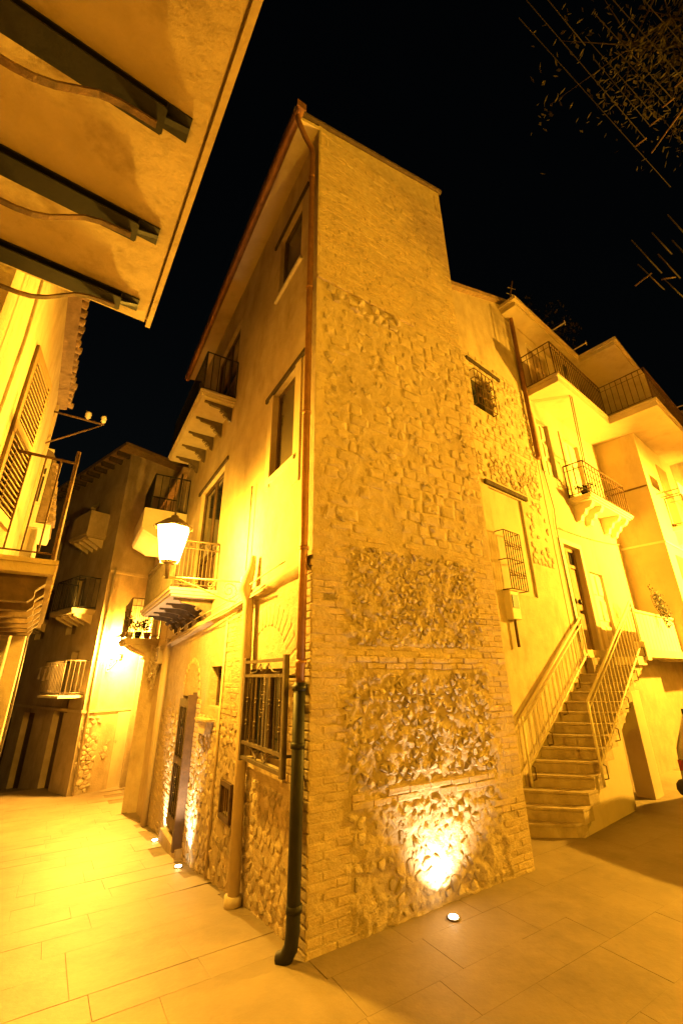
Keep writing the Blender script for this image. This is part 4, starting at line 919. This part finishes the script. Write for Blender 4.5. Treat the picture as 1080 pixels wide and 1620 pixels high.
for i in range(24): MB(FW).box(3.60+i*.2, 3.785+i*.2, .60+.004*(i % 3), .64, 2.18, 2.84+.01*(i % 2)).build('parapet_board', M_WHITE, TT)
MB(FW).box(3.5, 8.4,   .595, .66, 2.86, 2.90).build('parapet_cap', M_WHITE, TT)
def stair_rail(n_, label_m, T, ua, ub, za, zb, h_lo, posts=True):
    sl_ = (zb-za)/(ub-ua); f = lambda u: za+sl_*(u-ua)
    mb = MB(FW); mb.tube([(ua, n_, za), (ub, n_, zb)], .019, 8).tube([(ua, n_, za-h_lo), (ub, n_, zb-h_lo)], .014, 8).tube([(ua, n_, za-.10), (ub, n_, zb-.10)], .010, 6)
    mb.tube([(ua, n_, za), (ua, n_, za-h_lo-.22)], .018, 8).tube([(ub, n_, zb), (ub, n_, zb-h_lo-.15)], .018, 8)
    o = mb.build('railing', M_WHITE, T); k = int((ub-ua)/.14)
    bars(T, 'baluster', M_WHITE, FW, [(ua+(ub-ua)*i/k, n_, f(ua+(ub-ua)*i/k)-h_lo, f(ua+(ub-ua)*i/k)-.1) for i in range(1, k)], .0065, o)
    for i in range(5):
        u = ua+.05+i*(ub-ua-.1)/4; MB(FW).tube([(u, n_, f(u)-h_lo), (u, n_+.05, f(u)-h_lo-.02), (u, n_+.05, f(u)-h_lo-.16), (u, n_-.02, f(u)-h_lo-.18)], .008, 5).build('rail_fixing', M_RUST, T, o)
stair_rail(.70, '', TS, .66, 3.28, 1.42, 3.02, .78)
stair_rail(.07, '', TS, .02, 2.52, 1.24, 2.72, .62)
T = Thing('climbing_plant', 'withered climbing plant hanging over the terrace parapet', 'plant', FW, (5, .7, 2.2)); rr = random.Random(8)
st = MB(FW); lf = MB(FW)
for k in range(10):
    p = Vector((4.7+rr.uniform(-.15, .3), .69, 3.25+rr.uniform(-.1, .25))); pts = [tuple(p)]
    for q in range(6):
        p = p+Vector((rr.uniform(-.08, .14), rr.uniform(-.01, .03), -rr.uniform(.03, .16))); pts.append(tuple(p))
        for _ in range(5):
            c = p+Vector((rr.uniform(-.06, .06), rr.uniform(0, .05), rr.uniform(-.06, .06))); d = Vector((rr.uniform(-1, 1), .2, rr.uniform(-1, 1))).normalized()*.05; s = d.orthogonal().normalized()*.018; lf.quad(c, c+d*.5+s, c+d, c+d*.5-s)
    st.tube(pts, .006, 4)
st.build('stem', M_WOOD, T); lf.build('foliage', M_LEAF, T, kind='stuff')
# house beyond on the far right
T = Thing('far_right_house', 'dim house with deep eave beyond the ochre house at the right edge', 'house', FW, (12, 0, 0))
wall(FW, 9.6, 15, -.3, 9.3, [(10.2, 11, 6.0, 8)], n=1.0, depth=.3).build('wall', M_PLAST_OLD, T)
MB(FW).box(9.5, 15, -3, 1.6, 9.32, 9.45).build('roof', M_TILE, T)
MB(FW).bbox(10.2, 11, .80, .9, 6, 8, .02).build('shutter', M_SHUT, T)
# sign
T = Thing('street_plate', 'small pale lit plate on the block above the right-hand balcony', 'sign', FW, (7.6, 1.0, 6.5))
u_, z_ = FW.on(1073, 770, 1.42); MB(FW).bbox(u_-.02, u_+.55, 1.40, 1.42, z_-.14, z_+.14, .006).build('plate', M_WHITE, T)
MB(FW).tube([(u_+.1, .92, z_), (u_+.1, 1.4, z_)], .012, 6).tube([(u_+.45, .92, z_), (u_+.45, 1.4, z_)], .012, 6).build('bracket', M_IRON, T)
# ropes, wires, roof stubs
Pa = FW.w(2.42, .72, 8.6); Pb = FW.w(3.42, .46, 6.16)
for i, (du, sg) in enumerate(((0, .0), (.1, .06))):
    a = FW.un(Pa)+(8.75,); b = FW.un(Pb)+(6.16,)
    cable(FW, [(a[0]+.45+du, a[1], 8.3), (b[0]+du, b[1], 6.16)], .011, M_CABLE, ['left, straight dark rope of the pair hanging from the big balcony to the middle balcony', 'right, slacker dark rope of the pair hanging from the big balcony to the middle balcony'][i], sg, group='pair of ropes between the balconies')
cable(FW, [(7.8, 1.7, 8.75), (11, 3.6, 10.2)], .016, M_PALE, 'thick wire rising from the far corner of the big balcony to the right edge')
T = Thing('roof_antenna', 'small rusty aerial mast on the roof edge where the stone and ochre houses meet', 'aerial', FW, (2.2, 0, 10.3))
MB(FW).tube([(2.2, .1, 10.2), (2.15, .3, 10.75)], .02, 6).build('mast', M_RUST, T)
for i in range(2): MB(FW).tube([(2.05, .15+.05*i, 10.42+.15*i), (2.34, .2+.05*i, 10.5+.15*i)], .008, 5).build('rod', M_PALE, T)
for i, (u, n_) in enumerate(((3.55, .42), (4.7, .45))):
    top(MB(FW).tube([(u, n_-.1, 9.93), (u+.05, n_+.35, 9.98)], .018, 6).tube([(u+.05, n_+.33, 9.9), (u+.05, n_+.33, 10.05)], .012, 6), 'line_support', M_PALE, ['left one of two short pale line supports on the ochre roof edge', 'right one of two short pale line supports on the ochre roof edge'][i], 'line support', group='line supports on the ochre roof edge')
# ================================================================== OVERHEAD DRYING LINES (upper right)
def rack(name_label, z, lines, barsL, r=.0032, rb=.006):
    T = Thing('drying_rack', name_label, 'clothes line', G, tuple(atz(*lines[0][1], z)))
    for a, b in lines: MB().tube([tuple(atz(*a, z)), tuple(atz(*b, z))], r, 5).build('line', M_CABLE2, T)
    for a, b in barsL: MB().tube([tuple(atz(*a, z)), tuple(atz(*b, z))], rb, 6).build('cross_bar', M_RUST, T)
M_CABLE2 = mat('washing_wire', (.022, .018, .014), (.018, .015, .012), .9, 3, 0, spec=.02)
rack('overhead drying rack of long parallel wires at the top right', 6.5, [((820, 28), (1060, 296)), ((832, 0), (1022, 222)), ((858, -10), (925, 72)), ((925, 58), (1042, 192)), ((938, 92), (1028, 200)), ((940, 22), (1066, 160)), ((962, -8), (1100, 148)), ((1012, -6), (1110, 105)), ((1040, 180), (1100, 250)), ((975, 80), (1060, 175))],
     [((1004, 232), (1022, 218)), ((1026, 200), (1044, 186)), ((1047, 170), (1066, 155)), ((1030, 242), (1095, 150)), ((1054, 208), (1090, 160)), ((1066, 138), (1090, 118))])
rack('second overhead drying rack with short wires, above the right-hand roofs', 5.6, [((998, 380), (1046, 432)), ((1030, 368), (1062, 402)), ((1008, 418), (1050, 458)), ((1040, 402), (1075, 440)), ((1055, 340), (1090, 378)), ((1062, 380), (1100, 420)), ((1048, 440), (1080, 470))],
     [((1004, 452), (1030, 432)), ((1046, 442), (1068, 438))], .006, .008)
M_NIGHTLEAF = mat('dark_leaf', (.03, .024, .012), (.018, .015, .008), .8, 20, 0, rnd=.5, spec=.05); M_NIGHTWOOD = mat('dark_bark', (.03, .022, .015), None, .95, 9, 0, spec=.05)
# overhanging tree, top right
T = Thing('overhanging_tree', 'thinly leafed tree reaching over from the right above the drying wires', 'tree', G, (6.2, 2.2, 0), None)
tr = MB(); tr.tube([(6.2, 2.0, 0), (6.0, 2.0, 2.5), (5.6, 2.1, 5), (5.3, 2.2, 7.5)], [.18, .15, .12, .07], 10).build('trunk', M_WOOD, T)
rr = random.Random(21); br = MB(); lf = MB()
def spray(p0, p1, k, spread, size):
    p0, p1 = Vector(p0), Vector(p1); br.tube([tuple(p0), tuple(p0.lerp(p1, .5)+Vector((0, 0, .15))), tuple(p1)], [.03, .02, .006], 5)
    for c_ in range(max(1, k//26)):
        t = rr.uniform(.35, 1.05); cc = p0.lerp(p1, t)+Vector((rr.gauss(0, spread), rr.gauss(0, spread), rr.gauss(0, spread*.7)))
        br.tube([tuple(p0.lerp(p1, min(1, t))), tuple(cc)], [.008, .003], 4)
        for _ in range(26):
            c = cc+Vector((rr.gauss(0, .14), rr.gauss(0, .14), rr.gauss(0, .10))); d = Vector((rr.uniform(-1, 1), rr.uniform(-1, 1), rr.uniform(-1, .3))).normalized()*size*rr.uniform(.6, 1.3); s = d.orthogonal().normalized()*d.length*.28
            lf.quad(tuple(c), tuple(c+d*.5+s), tuple(c+d), tuple(c+d*.5-s))
spray((5.4, 2.2, 7.0), tuple(atz(1000, 70, 7.6)), 1500, .33, .06); spray((5.4, 2.2, 7.2), tuple(atz(1060, 30, 7.4)), 2200, .3, .065)
spray((5.4, 2.2, 6.5), tuple(atz(1085, 110, 7.4)), 1500, .28, .06)
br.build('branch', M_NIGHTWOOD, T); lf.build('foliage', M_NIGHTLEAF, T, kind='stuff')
T = Thing('roof_shrub', 'faintly lit leafy tree top showing above the ochre house roof', 'tree', FW, (4.2, -1.5, 10.2)); br = MB(FW); lf = MB(FW)
br.tube([(5.6, -1.0, 9.9), (5.6, -.8, 11), (5.7, -.6, 12.2)], [.09, .06, .02], 7); 
for c_ in range(34):
    uu, nn, zz = rr.uniform(4.6, 6.6), rr.uniform(-1.2, .4), rr.uniform(10.3, 13)
    br.tube([(5.6, -.8, min(12, zz*.6+4.6)), (uu, nn, zz)], [.012, .004], 4)
    for _ in range(14):
        c = Vector((uu+rr.gauss(0, .12), nn+rr.gauss(0, .12), zz+rr.gauss(0, .09))); d = Vector((rr.uniform(-1, 1), rr.uniform(-1, 1), rr.uniform(-.6, .8))).normalized()*rr.uniform(.08, .16); s = d.orthogonal().normalized()*d.length*.28
        lf.quad(tuple(c), tuple(c+d*.5+s), tuple(c+d), tuple(c+d*.5-s))
br.build('branch', M_NIGHTWOOD, T); lf.build('foliage', M_NIGHTLEAF, T, kind='stuff')
# ================================================================== CAR
FC = Fr((4.665, 5.475), 55); FC.s = 1; FC.n = FC.y
TC = Thing('parked_car', 'silver car with dark bumper parked at the right edge by the stairs', 'car', FC, (0, 0, 0))
W_ = .82
def car_section(y):
    k = 1-.10*(abs(y)/W_)**4; t = abs(y)/W_
    return [(.04+.03*t*t, .30), (.0+.07*t*t, .45), (.02+.07*t*t, .62), (.08+.06*t*t, .85), (.16+.05*t, .92), (.36+.05*t, 1.30-.04*t*t), (.62, 1.40-.05*t*t), (1.5, 1.43-.05*t*t), (2.2, 1.36-.05*t*t), (2.75, .98), (3.5, .86), (3.8, .68), (3.86, .45), (3.8, .28), (3.1, .24), (.6, .24)]
ysl = [-W_, -W_*.93, -W_*.7, 0, W_*.7, W_*.93, W_]; cbm = MB(FC); v = []
for i, y in enumerate(ysl):
    ins = .05 if i in (0, len(ysl)-1) else 0
    for (x, z) in car_section(y):
        yy = y*(1-.13*max(0, (z-.9)/.5)); v.append((x+ins*(1 if x < 1 else (-1 if x > 3 else 0)), yy, z-(ins*.4 if z > 1 else 0)))
q = len(car_section(0)); f = [(i*q+k, (i+1)*q+k, (i+1)*q+(k+1) % q, i*q+(k+1) % q) for i in range(len(ysl)-1) for k in range(q)]+[tuple(range(q))[::-1], tuple(range((len(ysl)-1)*q, len(ysl)*q))]
cbm.add(v, f, True); body = cbm.build('body', M_CAR, TC)
for y in (-1, 1):
    MB(FC).prism([(.50, .95), (.62, 1.30), (1.4, 1.34), (2.1, 1.28), (2.6, .97)], y*W_*.955-.012, y*W_*.955+.012, axis='n').build('side_window', M_GLASS, TC)
    MB(FC).box(.045, .13, y*W_*.90-.05, y*W_*.90+.05, .62, .74).build('tail_light', M_TAIL, TC)
    for x in (.72, 3.1):
        A2 = MB(FC); k = 20
        A2.tube([(x, y*W_*.99-.09*y, .30), (x, y*W_*.99+.01*y, .30)], .30, 24).build('wheel', M_RUBBER, TC)
        MB(FC).tube([(x, y*W_*.99, .30), (x, y*W_*.99+.02*y, .30)], .19, 16).build('wheel_rim', M_CAR, TC)
MB(FC).add([(.155, -.6, .95), (.155, .6, .95), (.37, .52, 1.27), (.37, -.52, 1.27)], [(0, 1, 2, 3)]).build('rear_window', M_GLASS, TC)
MB(FC).tube([(.12, -W_*.99, .42), (-.03, -W_*.8, .42), (-.07, 0, .42), (-.03, W_*.8, .42), (.12, W_*.99, .42)], .10, 10).build('bumper', M_RUBBER, TC)
# ================================================================== LAMP BY THE COURTYARD (just off to the right)
TQ = Thing('right_house', 'house closing the courtyard on the right, carrying the courtyard lantern', 'house', G, (10.6, 5, 0))
FQ = Fr((9.6, 2.0), 12); FQ.s = 1; FQ.n = FQ.y
wall(FQ, -4, 6.0, -.3, 8, n=0, depth=.3).build('wall', M_PLAST_OLD, TQ)
lantern('street lantern lighting the courtyard from the house on the right', FQ, 5.6, 3.9, 1.0, 4.35, P_RIGHT, r=.05, blue=.030)
TY = Thing('rear_house', 'house behind the viewpoint carrying the second courtyard lantern', 'house', G, (6, -4, 0))
FY = Fr((3.0, -4.2), 90); FY.s = 1; FY.n = FY.y
wall(FY, -1, 6, -.3, 7, n=0, depth=.3).build('wall', M_PLAST_OLD, TY)
lantern('street lantern behind the viewpoint lighting the end wall of the corner house', FY, 3.2, 4.6, 1.0, 5.0, P_BACK, r=.08, blue=.009)
